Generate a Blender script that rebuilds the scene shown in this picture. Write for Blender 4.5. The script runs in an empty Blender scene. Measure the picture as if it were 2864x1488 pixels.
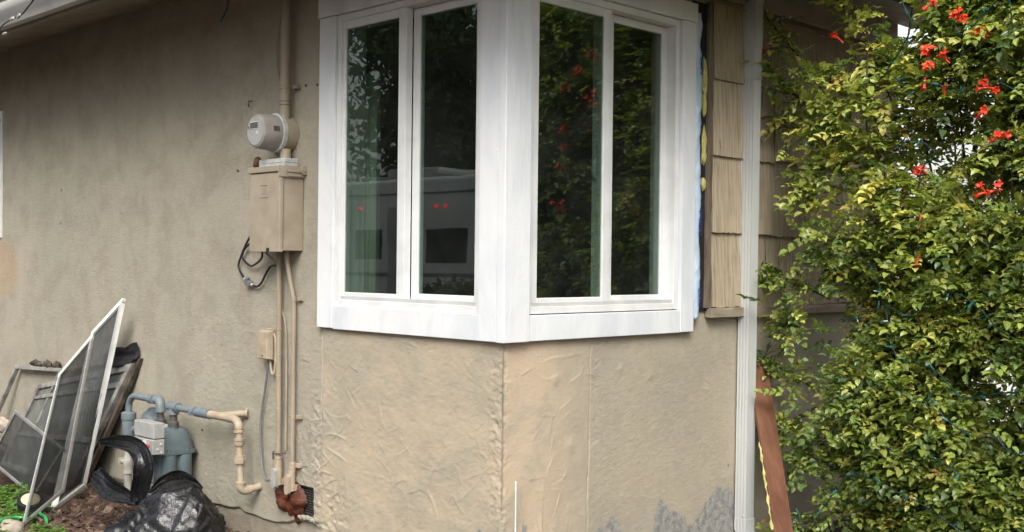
import bpy, bmesh, math, random
import numpy as np
from mathutils import Vector, Matrix
random.seed(7); rng = np.random.default_rng(11)
R = math.radians
scene = bpy.context.scene
COL = scene.collection

# ------------------------------------------------------------------ camera, sky, sun, exposure
def cam_axes(yaw, pitch, roll):
    f = Vector((-math.sin(yaw)*math.cos(pitch), math.cos(yaw)*math.cos(pitch), math.sin(pitch)))
    r = Vector((math.cos(yaw), math.sin(yaw), 0)); u = r.cross(f)
    c, s = math.cos(roll), math.sin(roll)
    return c*r + s*u, -s*r + c*u, f
cd = bpy.data.cameras.new('camera'); cam = bpy.data.objects.new('camera', cd); COL.objects.link(cam)
cr, cu, cf = cam_axes(R(45.0), R(-0.16), R(0.64))
m = Matrix(((cr.x, cu.x, -cf.x), (cr.y, cu.y, -cf.y), (cr.z, cu.z, -cf.z))).to_4x4()
m.translation = (3.204, -3.160, 1.42)
cam.matrix_world = m
cd.sensor_width = 36; cd.lens = 36*3192/2864; cd.clip_end = 500; cd.clip_start = 0.05
scene.camera = cam

SUN_EL, SUN_AZ = R(44), R(138)          # azimuth measured clockwise from +Y
world = bpy.data.worlds.new('World'); scene.world = world; world.use_nodes = True
wn, wl = world.node_tree.nodes, world.node_tree.links
bg = wn['Background']; sky = wn.new('ShaderNodeTexSky'); sky.sky_type = 'NISHITA'; sky.sun_disc = False
sky.sun_elevation = SUN_EL; sky.sun_rotation = SUN_AZ; sky.air_density = 1.6; sky.dust_density = 4.0
hs = wn.new('ShaderNodeHueSaturation'); hs.inputs['Saturation'].default_value = 0.22
wl.new(sky.outputs[0], hs.inputs['Color']); wl.new(hs.outputs[0], bg.inputs['Color'])
bg.inputs['Strength'].default_value = 0.14
sd = bpy.data.lights.new('sun', 'SUN'); sun = bpy.data.objects.new('sun', sd); COL.objects.link(sun)
sd.energy = 1.5; sd.angle = R(34); sd.color = (1.0, 0.955, 0.88)
sdir = Vector((math.sin(SUN_AZ)*math.cos(SUN_EL), math.cos(SUN_AZ)*math.cos(SUN_EL), math.sin(SUN_EL)))
sun.rotation_euler = (-sdir).to_track_quat('-Z', 'Y').to_euler(); sun.location = sdir*20
scene.view_settings.view_transform = 'Standard'; scene.view_settings.look = 'None'
scene.view_settings.exposure = 1.02; scene.view_settings.gamma = 1.0
scene.cycles.max_bounces = 8; scene.cycles.transparent_max_bounces = 16

# ------------------------------------------------------------------ material helpers
class Mat:
    def __init__(s, name, rough=0.6, spec=0.4, metal=0.0):
        s.m = bpy.data.materials.new(name); s.m.use_nodes = True
        s.t = s.m.node_tree; s.n = s.t.nodes; s.b = s.n['Principled BSDF']
        s.b.inputs['Roughness'].default_value = rough; s.b.inputs['Specular IOR Level'].default_value = spec
        s.b.inputs['Metallic'].default_value = metal
        s.co = None
    def pos(s):
        if not s.co:
            s.co = s.n.new('ShaderNodeNewGeometry').outputs['Position']
        return s.co
    def put(s, sock, v):
        if isinstance(v, (int, float)): sock.default_value = v
        elif isinstance(v, (tuple, list)): sock.default_value = tuple(v) + ((1,) if len(v) == 3 and len(sock.default_value) == 4 else ())
        else: s.t.links.new(v, sock)
    def math(s, op, a, b=0.0, c=0.0, clamp=False):
        n = s.n.new('ShaderNodeMath'); n.operation = op; n.use_clamp = clamp
        s.put(n.inputs[0], a); s.put(n.inputs[1], b); s.put(n.inputs[2], c); return n.outputs[0]
    def noise(s, scale=5, detail=4, rough=0.55, dist=0.0, sc=None, vec=None, off=(0, 0, 0)):
        n = s.n.new('ShaderNodeTexNoise'); n.inputs['Scale'].default_value = scale; n.inputs['Detail'].default_value = detail
        n.inputs['Roughness'].default_value = rough; n.inputs['Distortion'].default_value = dist
        mp = s.n.new('ShaderNodeMapping'); s.t.links.new(vec or s.pos(), mp.inputs[0])
        if sc: mp.inputs['Scale'].default_value = sc
        mp.inputs['Location'].default_value = off
        s.t.links.new(mp.outputs[0], n.inputs['Vector']); return n.outputs[0]
    def voro(s, scale=5, feature='F1', sc=None, dist=None):
        n = s.n.new('ShaderNodeTexVoronoi'); n.feature = feature; n.inputs['Scale'].default_value = scale
        v = s.pos()
        mp = s.n.new('ShaderNodeMapping'); s.t.links.new(v, mp.inputs[0])
        if sc: mp.inputs['Scale'].default_value = sc
        s.t.links.new(mp.outputs[0], n.inputs['Vector']); return n.outputs['Distance']
    def mr(s, v, a, b, c=0.0, d=1.0, smooth=True):
        n = s.n.new('ShaderNodeMapRange'); n.interpolation_type = 'SMOOTHSTEP' if smooth else 'LINEAR'
        s.put(n.inputs[0], v)
        for i, q in enumerate((a, b, c, d)): n.inputs[i+1].default_value = q
        return n.outputs[0]
    def mix(s, fac, a, b, mode='MIX'):
        n = s.n.new('ShaderNodeMix'); n.data_type = 'RGBA'; n.blend_type = mode
        s.put(n.inputs[0], fac); s.put(n.inputs[6], a); s.put(n.inputs[7], b); return n.outputs[2]
    def xyz(s):
        n = s.n.new('ShaderNodeSeparateXYZ'); s.t.links.new(s.pos(), n.inputs[0]); return n.outputs
    def attr(s, name):
        n = s.n.new('ShaderNodeAttribute'); n.attribute_name = name; return n.outputs['Color']
    def bump(s, h, strength=0.5, dist=0.01, prev=None):
        n = s.n.new('ShaderNodeBump'); n.inputs['Strength'].default_value = strength; n.inputs['Distance'].default_value = dist
        s.put(n.inputs['Height'], h)
        if prev is not None: s.t.links.new(prev, n.inputs['Normal'])
        s.t.links.new(n.outputs[0], s.b.inputs['Normal']); return n.outputs[0]
    def base(s, v): s.put(s.b.inputs['Base Color'], v); return s
    def rgh(s, v): s.put(s.b.inputs['Roughness'], v); return s

def varied(name, col, amt=0.25, scale=8, rough=0.55, spec=0.35, metal=0.0, bump=0.0, bscale=60, sc=None, col2=None):
    M = Mat(name, rough, spec, metal)
    c2 = col2 or tuple(c*(1-amt) for c in col)
    c1 = col if col2 else tuple(min(1, c*(1+amt*0.5)) for c in col)
    n = M.noise(scale, 5, 0.6, 0.3, sc)
    M.base(M.mix(M.mr(n, 0.3, 0.7), c1, c2))
    M.rgh(M.mr(M.noise(scale*3, 3), 0.2, 0.8, rough*0.8, min(1, rough*1.25)))
    if bump: M.bump(M.noise(bscale, 4, 0.6, 0, sc), bump, 0.004)
    return M.m

# ------------------------------------------------------------------ object helpers
def tag(o, label=None, cat=None, group=None, kind=None):
    for k, v in (('label', label), ('category', cat), ('group', group), ('kind', kind)):
        if v: o[k] = v
    return o
def thing(name, label, cat, loc=(0, 0, 0), group=None):
    o = bpy.data.objects.new(name, None); o.empty_display_size = 0.1; COL.objects.link(o); o.location = loc
    return tag(o, label, cat, group)
def wloc(o):
    v = Vector((0, 0, 0))
    while o: v += o.location; o = o.parent
    return v
def mesh_obj(name, verts, faces, mat, parent=None, smooth=False, loc=None, cols=None, uv=None):
    org = Vector(loc) if loc is not None else Vector((0, 0, 0))
    V = np.asarray(verts, dtype=float) - np.array(wloc(parent) if parent else org)
    me = bpy.data.meshes.new(name); me.from_pydata(V.tolist(), [], faces); me.update()
    if mat: me.materials.append(mat)
    if smooth: me.polygons.foreach_set('use_smooth', [True]*len(me.polygons))
    if cols is not None:
        a = me.color_attributes.new('col', 'FLOAT_COLOR', 'POINT')
        c = np.ones((len(V), 4)); c[:, :3] = cols; a.data.foreach_set('color', c.ravel())
    o = bpy.data.objects.new(name, me); COL.objects.link(o)
    if parent: o.parent = parent
    else: o.location = org
    return o
def bevel(o, w, seg=2):
    b = o.modifiers.new('bevel', 'BEVEL'); b.width = w; b.segments = seg; b.limit_method = 'ANGLE'; b.angle_limit = R(40)
    for p in o.data.polygons: p.use_smooth = True
    w_ = o.modifiers.new('wn', 'WEIGHTED_NORMAL'); w_.keep_sharp = True
    return o
class MB:
    def __init__(s): s.v = []; s.f = []
    def add(s, v, f):
        k = len(s.v); s.v += [tuple(p) for p in v]; s.f += [tuple(i+k for i in q) for q in f]; return s
    def box(s, x0, x1, y0, y1, z0, z1):
        return s.add([(x, y, z) for z in (z0, z1) for y in (y0, y1) for x in (x0, x1)],
                     [(0, 2, 3, 1), (4, 5, 7, 6), (0, 1, 5, 4), (2, 6, 7, 3), (0, 4, 6, 2), (1, 3, 7, 5)])
    def obox(s, c, ax, ay, az, hx, hy, hz):
        c = Vector(c); ax, ay, az = (Vector(a).normalized() for a in (ax, ay, az))
        vs = [c + ax*x*hx + ay*y*hy + az*z*hz for z in (-1, 1) for y in (-1, 1) for x in (-1, 1)]
        return s.add(vs, [(0, 2, 3, 1), (4, 5, 7, 6), (0, 1, 5, 4), (2, 6, 7, 3), (0, 4, 6, 2), (1, 3, 7, 5)])
    def prism(s, a, b):           # two matching polygons (lists of points)
        n = len(a); vs = list(a) + list(b)
        fs = [tuple(range(n))[::-1], tuple(range(n, 2*n))] + [(i, (i+1) % n, n+(i+1) % n, n+i) for i in range(n)]
        return s.add(vs, fs)
    def tube(s, pts, r, n=12, caps=True):
        P = [Vector(p) for p in pts]; rs = r if isinstance(r, (list, tuple)) else [r]*len(P)
        ring = []; up = None; v = []
        for i, p in enumerate(P):
            t = (P[min(i+1, len(P)-1)] - P[max(i-1, 0)]).normalized()
            if up is None:
                up = Vector((0, 0, 1)) if abs(t.z) < 0.9 else Vector((1, 0, 0))
            a = (up - t*up.dot(t)).normalized(); up = a; b = t.cross(a)
            v += [p + (a*math.cos(q*2*math.pi/n) + b*math.sin(q*2*math.pi/n))*rs[i] for q in range(n)]
        f = [(i*n+q, i*n+(q+1) % n, (i+1)*n+(q+1) % n, (i+1)*n+q) for i in range(len(P)-1) for q in range(n)]
        if caps: f += [tuple(range(n))[::-1], tuple(range((len(P)-1)*n, len(P)*n))]
        return s.add(v, f)
    def lathe(s, o, d, prof, n=24):      # prof: list of (along, radius)
        o = Vector(o); d = Vector(d).normalized(); return s.tube([o + d*a for a, _ in prof], [max(q, 1e-4) for _, q in prof], n) \
            if all(prof[i+1][0] - prof[i][0] > 1e-6 for i in range(len(prof)-1)) else s._lathe(o, d, prof, n)
    def _lathe(s, o, d, prof, n):
        a = Vector((0, 0, 1)) if abs(d.z) < 0.9 else Vector((1, 0, 0)); a = (a - d*a.dot(d)).normalized(); b = d.cross(a)
        v = [o + d*h + (a*math.cos(q*2*math.pi/n) + b*math.sin(q*2*math.pi/n))*max(r, 1e-4) for h, r in prof for q in range(n)]
        f = [(i*n+q, i*n+(q+1) % n, (i+1)*n+(q+1) % n, (i+1)*n+q) for i in range(len(prof)-1) for q in range(n)]
        f += [tuple(range(n))[::-1], tuple(range((len(prof)-1)*n, len(prof)*n))]
        return s.add(v, f)
    def build(s, name, mat, parent=None, smooth=False, loc=None, bev=0.0, seg=2):
        if loc is None and parent is None:
            a = np.array(s.v); loc = (a[:, 0].mean(), a[:, 1].mean(), a[:, 2].min())
        o = mesh_obj(name, s.v, s.f, mat, parent, smooth, loc)
        bm = bmesh.new(); bm.from_mesh(o.data); bmesh.ops.recalc_face_normals(bm, faces=bm.faces); bm.to_mesh(o.data); bm.free()
        if bev: bevel(o, bev, seg)
        elif smooth:
            o.data.set_sharp_from_angle(angle=R(38))
        return o
def spline(pts, k=8):
    P = [Vector(p) for p in pts]; out = []
    for i in range(len(P)-1):
        p0, p1, p2, p3 = P[max(i-1, 0)], P[i], P[i+1], P[min(i+2, len(P)-1)]
        for j in range(k):
            t = j/k
            out.append(0.5*((2*p1) + (p2-p0)*t + (2*p0-5*p1+4*p2-p3)*t*t + (3*p1-p0-3*p2+p3)*t**3))
    return out + [P[-1]]
_lat = {}
def vnoise(u, v, seed=0, w=None):
    key = (seed, w is not None)
    if key not in _lat: _lat[key] = np.random.default_rng(seed+100).random((64, 64, 64) if w is not None else (256, 256))*2-1
    L = _lat[key]; N = L.shape[0]
    def sm(t): return t*t*(3-2*t)
    ui, vi = np.floor(u).astype(int), np.floor(v).astype(int); fu, fv = sm(u-ui), sm(v-vi)
    if w is None:
        g = lambda a, b: L[(ui+a) % N, (vi+b) % N]
        return (g(0, 0)*(1-fu)+g(1, 0)*fu)*(1-fv) + (g(0, 1)*(1-fu)+g(1, 1)*fu)*fv
    wi = np.floor(w).astype(int); fw = sm(w-wi)
    g = lambda a, b, c: L[(ui+a) % N, (vi+b) % N, (wi+c) % N]
    z0 = (g(0, 0, 0)*(1-fu)+g(1, 0, 0)*fu)*(1-fv) + (g(0, 1, 0)*(1-fu)+g(1, 1, 0)*fu)*fv
    z1 = (g(0, 0, 1)*(1-fu)+g(1, 0, 1)*fu)*(1-fv) + (g(0, 1, 1)*(1-fu)+g(1, 1, 1)*fu)*fv
    return z0*(1-fw)+z1*fw
def fbm(u, v, seed=0, o=4, w=None):
    t = 0; a = 1; n = 0
    for i in range(o):
        t = t + a*vnoise(u*2**i+17.3*i, v*2**i+5.1*i, seed+i, None if w is None else w*2**i); n += a; a *= 0.5
    return t/n
def sstep(x, a, b):
    t = np.clip((x-a)/(b-a), 0, 1); return t*t*(3-2*t)

# ------------------------------------------------------------------ materials
def stucco():
    M = Mat('stucco', 0.9, 0.15); x, y, z = M.xyz()
    big = M.noise(1.3, 4, 0.6, 0.4, (1, 1, 0.7)); mid = M.noise(5, 5, 0.6, 0.3); fine = M.noise(26, 4, 0.6)
    c = M.mix(M.mr(big, 0.38, 0.62), (0.352, 0.320, 0.259), (0.325, 0.308, 0.245))
    c = M.mix(M.mr(mid, 0.38, 0.68, 0, 0.75), c, (0.27, 0.243, 0.192))
    c = M.mix(M.mr(M.noise(2.2, 3, 0.5, 0, (1, 1, 0.35), off=(4, 2, 8)), 0.52, 0.7, 0, 0.45), c, (0.40, 0.36, 0.29))
    # run stains
    st = M.noise(9, 3, 0.5, 0.2, (1, 1, 0.12), off=(2, 7, 1)); c = M.mix(M.mr(st, 0.54, 0.74, 0, 0.28), c, (0.27, 0.235, 0.18))
    # new plaster around the corner
    wob = M.math('MULTIPLY', M.math('SUBTRACT', M.noise(7, 4, 0.6), 0.5), 0.16)
    xl = M.math('ADD', x, wob); yr = M.math('ADD', y, M.math('MULTIPLY', wob, 0.12))
    inl = M.mr(xl, -1.24, -1.17); inr = M.mr(yr, 0.53, 0.50)
    patch = M.math('MULTIPLY', M.math('MULTIPLY', inl, inr), M.mr(z, 1.2, 1.05))
    pl = M.mix(M.mr(M.noise(3.4, 4, 0.55, 0.9, (1, 1, 1.4), off=(1.2, 3, 5)), 0.42, 0.62), (0.335, 0.306, 0.24), (0.405, 0.347, 0.262))
    pl = M.mix(M.mr(M.noise(6, 4, 0.6, 1.2, off=(9, 1, 2)), 0.55, 0.70, 0, 0.6), pl, (0.36, 0.325, 0.245))
    pr = M.mix(M.mr(M.noise(4, 4, 0.55, 0.8, off=(3, 3, 3)), 0.44, 0.66), (0.51, 0.405, 0.295), (0.41, 0.35, 0.265))
    pr = M.mix(M.mr(M.math('ADD', y, M.math('MULTIPLY', wob, 1.0)), 0.18, 0.48), pr, (0.375, 0.328, 0.252))
    pl = M.mix(M.mr(y, -0.012, 0.012), pl, pr)
    c = M.mix(M.math('MULTIPLY', M.mr(x, -0.4, -0.05), M.mr(z, 1.5, 1.0, 0, 0.75)), c, M.mix(M.mr(M.noise(3, 4, 0.6, 0.5, off=(5, 5, 1)), 0.4, 0.65), (0.395, 0.342, 0.262), (0.345, 0.31, 0.243)))
    c = M.mix(patch, c, pl)
    # orange filler patch under the side window
    op = M.math('ADD', M.math('POWER', M.math('MULTIPLY', M.math('ADD', x, 5.06), 3.2), 2.0), M.math('POWER', M.math('MULTIPLY', M.math('ADD', z, -1.34), 4.6), 2.0))
    op = M.math('ADD', op, M.math('MULTIPLY', M.math('SUBTRACT', M.noise(8, 4), 0.5), 1.4))
    onl = M.math('MULTIPLY', M.mr(op, 1.0, 0.55), M.mr(x, -4.2, -4.4))
    c = M.mix(M.math('MULTIPLY', onl, 0.6), c, (0.40, 0.285, 0.185))
    # bare grey cement where the paint has come off near the ground
    edge = M.math('ADD', M.math('MULTIPLY', M.math('SUBTRACT', M.noise(4.0, 4, 0.5, 0.3, (1, 1, 0.7), off=(0, 0.35, 0)), 0.5), 0.55), z)
    bare = M.math('MULTIPLY', M.mr(edge, 0.275, 0.24), M.mr(M.math('ABSOLUTE', M.math('ADD', y, -1.16)), 0.62, 0.56))
    bare2 = M.math('MULTIPLY', M.mr(edge, 0.37, 0.35), M.mr(M.math('ABSOLUTE', M.math('ADD', M.math('SUBTRACT', y, x), -0.02)), 0.13, 0.10))
    bare = M.math('MAXIMUM', bare, bare2)
    grey = M.mix(M.mr(M.noise(26, 6, 0.75), 0.38, 0.62), (0.19, 0.19, 0.182), (0.30, 0.298, 0.285))
    c = M.mix(bare, c, grey)
    # concrete footing under the stucco lip
    c = M.mix(M.math('MULTIPLY', M.mr(z, 0.115, 0.10), M.mr(x, -1.22, -1.26)), c, (0.25, 0.215, 0.165))
    # dark specks
    c = M.mix(M.math('MULTIPLY', M.mr(M.voro(2.6), 0.035, 0.02), 0.8), c, (0.05, 0.04, 0.03))
    c = M.mix(M.mr(fine, 0.3, 0.8, 0, 0.18), c, (0.52, 0.46, 0.37))
    M.base(c)
    h = M.math('ADD', M.math('MULTIPLY', M.noise(46, 5, 0.7, 0.4, (0.75, 0.75, 1.25)), 1.0), M.math('MULTIPLY', M.noise(150, 3, 0.7), 0.7))
    soft = M.math('MULTIPLY', h, M.math('SUBTRACT', 1.0, M.math('MULTIPLY', patch, 0.45)))
    nb_ = M.bump(soft, 0.45, 0.008); M.bump(M.noise(260, 2, 0.6), 0.35, 0.0035, nb_)
    return M.m
STUCCO = stucco()
def white_paint():
    M = Mat('white_paint', 0.45, 0.4)
    c = M.mix(M.mr(M.noise(3.2, 5, 0.6, 0.6, (1.2, 1.2, 0.5)), 0.42, 0.68), (0.72, 0.738, 0.755), (0.615, 0.645, 0.685))
    c = M.mix(M.mr(M.noise(14, 5, 0.7, 1.0), 0.62, 0.75, 0, 0.4), c, (0.50, 0.535, 0.58))
    c = M.mix(M.mr(M.noise(38, 4, 0.65, 0.6, off=(2, 9, 4)), 0.68, 0.76, 0, 0.55), c, (0.40, 0.42, 0.44))
    c = M.mix(M.mr(M.noise(7, 4, 0.6, 0.8, (1, 1, 0.2), off=(6, 1, 4)), 0.6, 0.75, 0, 0.5), c, (0.52, 0.51, 0.48))
    M.base(c)
    n = M.bump(M.noise(30, 4, 0.6, 0.5, (1, 1, 0.2)), 0.4, 0.006)
    M.bump(M.mr(M.voro(9), 0.06, 0.0), 0.5, 0.004, n)
    return M.m
WHITE = white_paint()
VINYL = varied('vinyl', (0.70, 0.712, 0.71), 0.10, 6, 0.35, 0.5)
VINYL_G = varied('vinyl_grey', (0.50, 0.51, 0.50), 0.15, 6, 0.4, 0.5)
SHINGLE = None
def wood_shingle():
    M = Mat('painted_shingle', 0.8, 0.2)
    c = M.attr('col')
    c = M.mix(M.mr(M.noise(85, 4, 0.6, 0.5, (1, 1, 0.035)), 0.40, 0.66, 0, 0.62), c, (0.20, 0.155, 0.105))
    c = M.mix(M.mr(M.noise(34, 4, 0.6, 0.5, (1, 1, 0.09), off=(3, 1, 1)), 0.64, 0.70, 0, 0.9), c, (0.065, 0.045, 0.032))
    c = M.mix(M.mr(M.noise(6, 4, 0.6, 0.3), 0.5, 0.7, 0, 0.35), c, (0.46, 0.39, 0.29))
    M.base(c); M.bump(M.noise(85, 4, 0.65, 0.5, (1, 1, 0.035)), 0.5, 0.005)
    return M.m
SHINGLE = wood_shingle()
BEIGE = varied('beige_paint', (0.335, 0.285, 0.215), 0.16, 7, 0.5, 0.4, bump=0.15, bscale=50)
BEIGE_L = varied('light_beige_paint', (0.45, 0.385, 0.29), 0.15, 9, 0.5, 0.4, bump=0.15)
CONDUIT = varied('painted_conduit', (0.325, 0.27, 0.20), 0.18, 12, 0.5, 0.4, sc=(1, 1, 0.3))
GALV = varied('galvanised', (0.40, 0.41, 0.40), 0.35, 25, 0.45, 0.5, 0.2, col2=(0.56, 0.57, 0.56))
def meter_plastic():
    M = Mat('meter_plastic', 0.3, 0.5); M.base(M.mix(M.mr(M.noise(14, 4), 0.35, 0.7), (0.30, 0.283, 0.262), (0.235, 0.218, 0.198))); return M.m
METER = meter_plastic()
FACE = varied('meter_face', (0.35, 0.338, 0.335), 0.1, 30, 0.35, 0.5)
LCD = varied('lcd', (0.085, 0.08, 0.07), 0.2, 40, 0.3)
BLACK = varied('black_rubber', (0.018, 0.018, 0.02), 0.3, 30, 0.45)
GREYPLASTIC = varied('grey_plastic', (0.16, 0.17, 0.18), 0.2, 30, 0.5)
GASGREY = varied('grey_enamel', (0.105, 0.138, 0.15), 0.18, 10, 0.4, 0.5, bump=0.12, bscale=70)
PIPEGREY = varied('grey_pipe_paint', (0.155, 0.185, 0.205), 0.18, 22, 0.45, 0.5, bump=0.1)
IRON = varied('bare_iron', (0.10, 0.095, 0.09), 0.3, 30, 0.6, 0.4, 0.3, bump=0.2)
PIPEBEIGE = varied('beige_pipe_paint', (0.43, 0.36, 0.265), 0.2, 18, 0.55, 0.35, col2=(0.33, 0.265, 0.19), bump=0.2)
INDEXW = varied('index_plastic', (0.36, 0.36, 0.35), 0.15, 25, 0.4)
RED = varied('red', (0.5, 0.05, 0.03), 0.2, 30, 0.4)
TAN = varied('weathered_valve', (0.36, 0.35, 0.31), 0.3, 25, 0.6)
DOWNSP = varied('downspout_paint', (0.47, 0.488, 0.482), 0.08, 5, 0.4, 0.45, sc=(1, 1, 0.3))
GUTTER = varied('gutter_paint', (0.46, 0.46, 0.45), 0.12, 5, 0.4, 0.45)
SOFFIT = varied('soffit_paint', (0.25, 0.215, 0.165), 0.25, 4, 0.7)
DARKWOOD = varied('rotten_wood', (0.10, 0.08, 0.065), 0.6, 16, 0.85, 0.2, bump=0.8, bscale=30, sc=(1, 1, 0.25))
STUD = varied('weathered_stud', (0.20, 0.16, 0.12), 0.5, 14, 0.85, 0.2, bump=0.8, bscale=40, sc=(1, 1, 0.15), col2=(0.09, 0.065, 0.05))
LEDGE = varied('ledge_paint', (0.32, 0.265, 0.20), 0.35, 12, 0.75, 0.2, bump=0.6, bscale=40, sc=(1, 0.2, 1))
PAPER = varied('tar_paper', (0.020, 0.020, 0.022), 0.3, 20, 0.7, 0.3, bump=0.5, bscale=30)
def wrapmat():
    M = Mat('blue_wrap', 0.3, 0.5); M.base(M.mix(M.mr(M.noise(8, 4, 0.6, 1, (1, 1, 0.3)), 0.4, 0.65), (0.46, 0.55, 0.66), (0.30, 0.40, 0.54)))
    M.bump(M.noise(16, 4, 0.6, 1.5, (1, 1, 0.4)), 0.7, 0.012); return M.m
WRAP = wrapmat()
BLUEINK = varied('blue_print', (0.03, 0.06, 0.22), 0.1, 30, 0.5)
FOAMY = varied('yellow_foam', (0.36, 0.34, 0.10), 0.3, 25, 0.8, 0.2, bump=1.0, bscale=60, col2=(0.56, 0.52, 0.24))
RUST = varied('orange_foam', (0.12, 0.032, 0.013), 0.7, 26, 0.5, 0.4, bump=1.0, bscale=70, col2=(0.045, 0.012, 0.006))
GRILLE = varied('vent_grille', (0.045, 0.042, 0.038), 0.4, 25, 0.6, 0.4, 0.3)
SCREENW = varied('white_alu', (0.86, 0.87, 0.86), 0.12, 14, 0.4, 0.5)
SCREENG = varied('grey_alu', (0.34, 0.34, 0.33), 0.3, 14, 0.45, 0.5, 0.3)
OLDALU = varied('old_alu', (0.30, 0.29, 0.27), 0.5, 12, 0.55, 0.5, 0.3, bump=0.3)
def screen_mesh(name, op, col):
    M = Mat(name, 0.7, 0.2); M.base(M.mix(M.mr(M.noise(6, 5, 0.65, 0.4), 0.4, 0.7), col, tuple(c*1.6 for c in col)))
    tr = M.n.new('ShaderNodeBsdfTransparent'); mx = M.n.new('ShaderNodeMixShader'); out = M.n['Material Output']
    M.put(mx.inputs[0], M.mr(M.noise(4, 3), 0.3, 0.7, op-0.04, op+0.04))
    M.t.links.new(tr.outputs[0], mx.inputs[1]); M.t.links.new(M.b.outputs[0], mx.inputs[2]); M.t.links.new(mx.outputs[0], out.inputs['Surface'])
    return M.m
INSECT = screen_mesh('insect_mesh', 0.84, (0.045, 0.048, 0.048))
DIRTYG = screen_mesh('dirty_glass', 0.80, (0.13, 0.14, 0.13))
def glass():
    M = Mat('window_glass'); M.n.remove(M.b)
    ge = M.n.new('ShaderNodeNewGeometry'); dt = M.n.new('ShaderNodeVectorMath'); dt.operation = 'DOT_PRODUCT'
    M.t.links.new(ge.outputs['Incoming'], dt.inputs[0]); M.t.links.new(ge.outputs['Normal'], dt.inputs[1])
    sch = M.math('POWER', M.math('SUBTRACT', 1.0, M.math('ABSOLUTE', dt.outputs['Value'])), 5.0)
    fres = M.math('ADD', M.math('MULTIPLY', sch, 0.95), 0.075)
    g = M.n.new('ShaderNodeBsdfGlossy'); g.inputs['Roughness'].default_value = 0.0; g.inputs['Color'].default_value = (0.92, 0.97, 0.96, 1)
    t = M.n.new('ShaderNodeBsdfTransparent'); t.inputs['Color'].default_value = (0.60, 0.67, 0.625, 1)
    bp = M.n.new('ShaderNodeBump'); bp.inputs['Strength'].default_value = 0.015; bp.inputs['Distance'].default_value = 0.02
    M.t.links.new(M.noise(3.0, 2, 0.5), bp.inputs['Height']); M.t.links.new(bp.outputs[0], g.inputs['Normal'])
    mx = M.n.new('ShaderNodeMixShader'); f2 = M.math('MULTIPLY', fres, 1.0, clamp=True)
    M.put(mx.inputs[0], f2); M.t.links.new(t.outputs[0], mx.inputs[1]); M.t.links.new(g.outputs[0], mx.inputs[2])
    df = M.n.new('ShaderNodeBsdfDiffuse'); df.inputs['Color'].default_value = (0.42, 0.43, 0.42, 1); m3 = M.n.new('ShaderNodeMixShader')
    M.put(m3.inputs[0], M.mr(M.noise(5, 5, 0.65, 0.5), 0.3, 0.75, 0.006, 0.026)); M.t.links.new(mx.outputs[0], m3.inputs[1]); M.t.links.new(df.outputs[0], m3.inputs[2])
    M.t.links.new(m3.outputs[0], M.n['Material Output'].inputs['Surface']); return M.m
GLASS = glass()
ROOM = varied('room_wall', (0.16, 0.16, 0.15), 0.1, 2, 0.8)
def curtain_mat():
    M = Mat('curtain', 0.8, 0.2); c = M.mix(M.mr(M.noise(10, 3, 0.5, 0, (1, 1, 0.1)), 0.4, 0.6), (0.70, 0.73, 0.66), (0.60, 0.65, 0.57)); M.base(c)
    tl = M.n.new('ShaderNodeBsdfTranslucent'); M.put(tl.inputs['Color'], c); mx = M.n.new('ShaderNodeMixShader'); mx.inputs[0].default_value = 0.35
    M.t.links.new(M.b.outputs[0], mx.inputs[1]); M.t.links.new(tl.outputs[0], mx.inputs[2]); M.t.links.new(mx.outputs[0], M.n['Material Output'].inputs['Surface']); return M.m
CURTAIN = curtain_mat()
def plastic_bag():
    M = Mat('black_plastic', 0.3, 0.5); M.base(M.mix(M.mr(M.noise(9, 4), 0.4, 0.7), (0.006, 0.006, 0.007), (0.012, 0.0125, 0.015)))
    M.rgh(M.mr(M.noise(12, 4), 0.3, 0.7, 0.2, 0.38))
    n1 = M.bump(M.noise(16, 3, 0.5, 2.2), 0.30, 0.014); M.bump(M.noise(34, 4, 0.6, 1.0), 0.3, 0.006, n1); return M.m
BAG = plastic_bag()
def soil():
    M = Mat('soil', 0.95, 0.1)
    c = M.mix(M.mr(M.noise(6, 6, 0.7), 0.35, 0.7), (0.055, 0.036, 0.027), (0.11, 0.075, 0.055)); M.base(c); M.bump(M.noise(40, 6, 0.7), 1.0, 0.03); return M.m
SOIL = soil()
def attrmat(name, rough=0.5, spec=0.4, trans=0.0, bump=0.0):
    M = Mat(name, rough, spec); c = M.attr('col')
    c = M.mix(M.mr(M.noise(30, 3), 0.35, 0.7, 0, 0.3), c, M.mix(0.6, c, (0.02, 0.02, 0.01)))
    M.base(c)
    if bump: M.bump(M.noise(60, 4), bump, 0.006)
    if trans:
        tl = M.n.new('ShaderNodeBsdfTranslucent'); mx = M.n.new('ShaderNodeMixShader'); mx.inputs[0].default_value = trans
        M.t.links.new(M.mix(1.0, c, (1.3, 1.35, 0.5), 'MULTIPLY'), tl.inputs['Color'])
        M.t.links.new(M.b.outputs[0], mx.inputs[1]); M.t.links.new(tl.outputs[0], mx.inputs[2])
        M.t.links.new(mx.outputs[0], M.n['Material Output'].inputs['Surface'])
    return M.m
LEAF = attrmat('leaf', 0.34, 0.5, 0.34)
MULCH = attrmat('mulch', 0.85, 0.2, 0, 0.6)
TREELEAF = attrmat('tree_leaf', 0.5, 0.4, 0.2)
FLOWER = varied('flower_red', (0.60, 0.028, 0.016), 0.3, 40, 0.45, 0.4, col2=(0.70, 0.07, 0.02))
BARK = varied('bark', (0.085, 0.06, 0.042), 0.4, 25, 0.85, 0.2, bump=0.6)
REDWOOD = varied('redwood', (0.185, 0.085, 0.048), 0.35, 14, 0.7, 0.25, bump=0.35, bscale=40, sc=(1, 1, 0.1), col2=(0.115, 0.05, 0.03))
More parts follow.
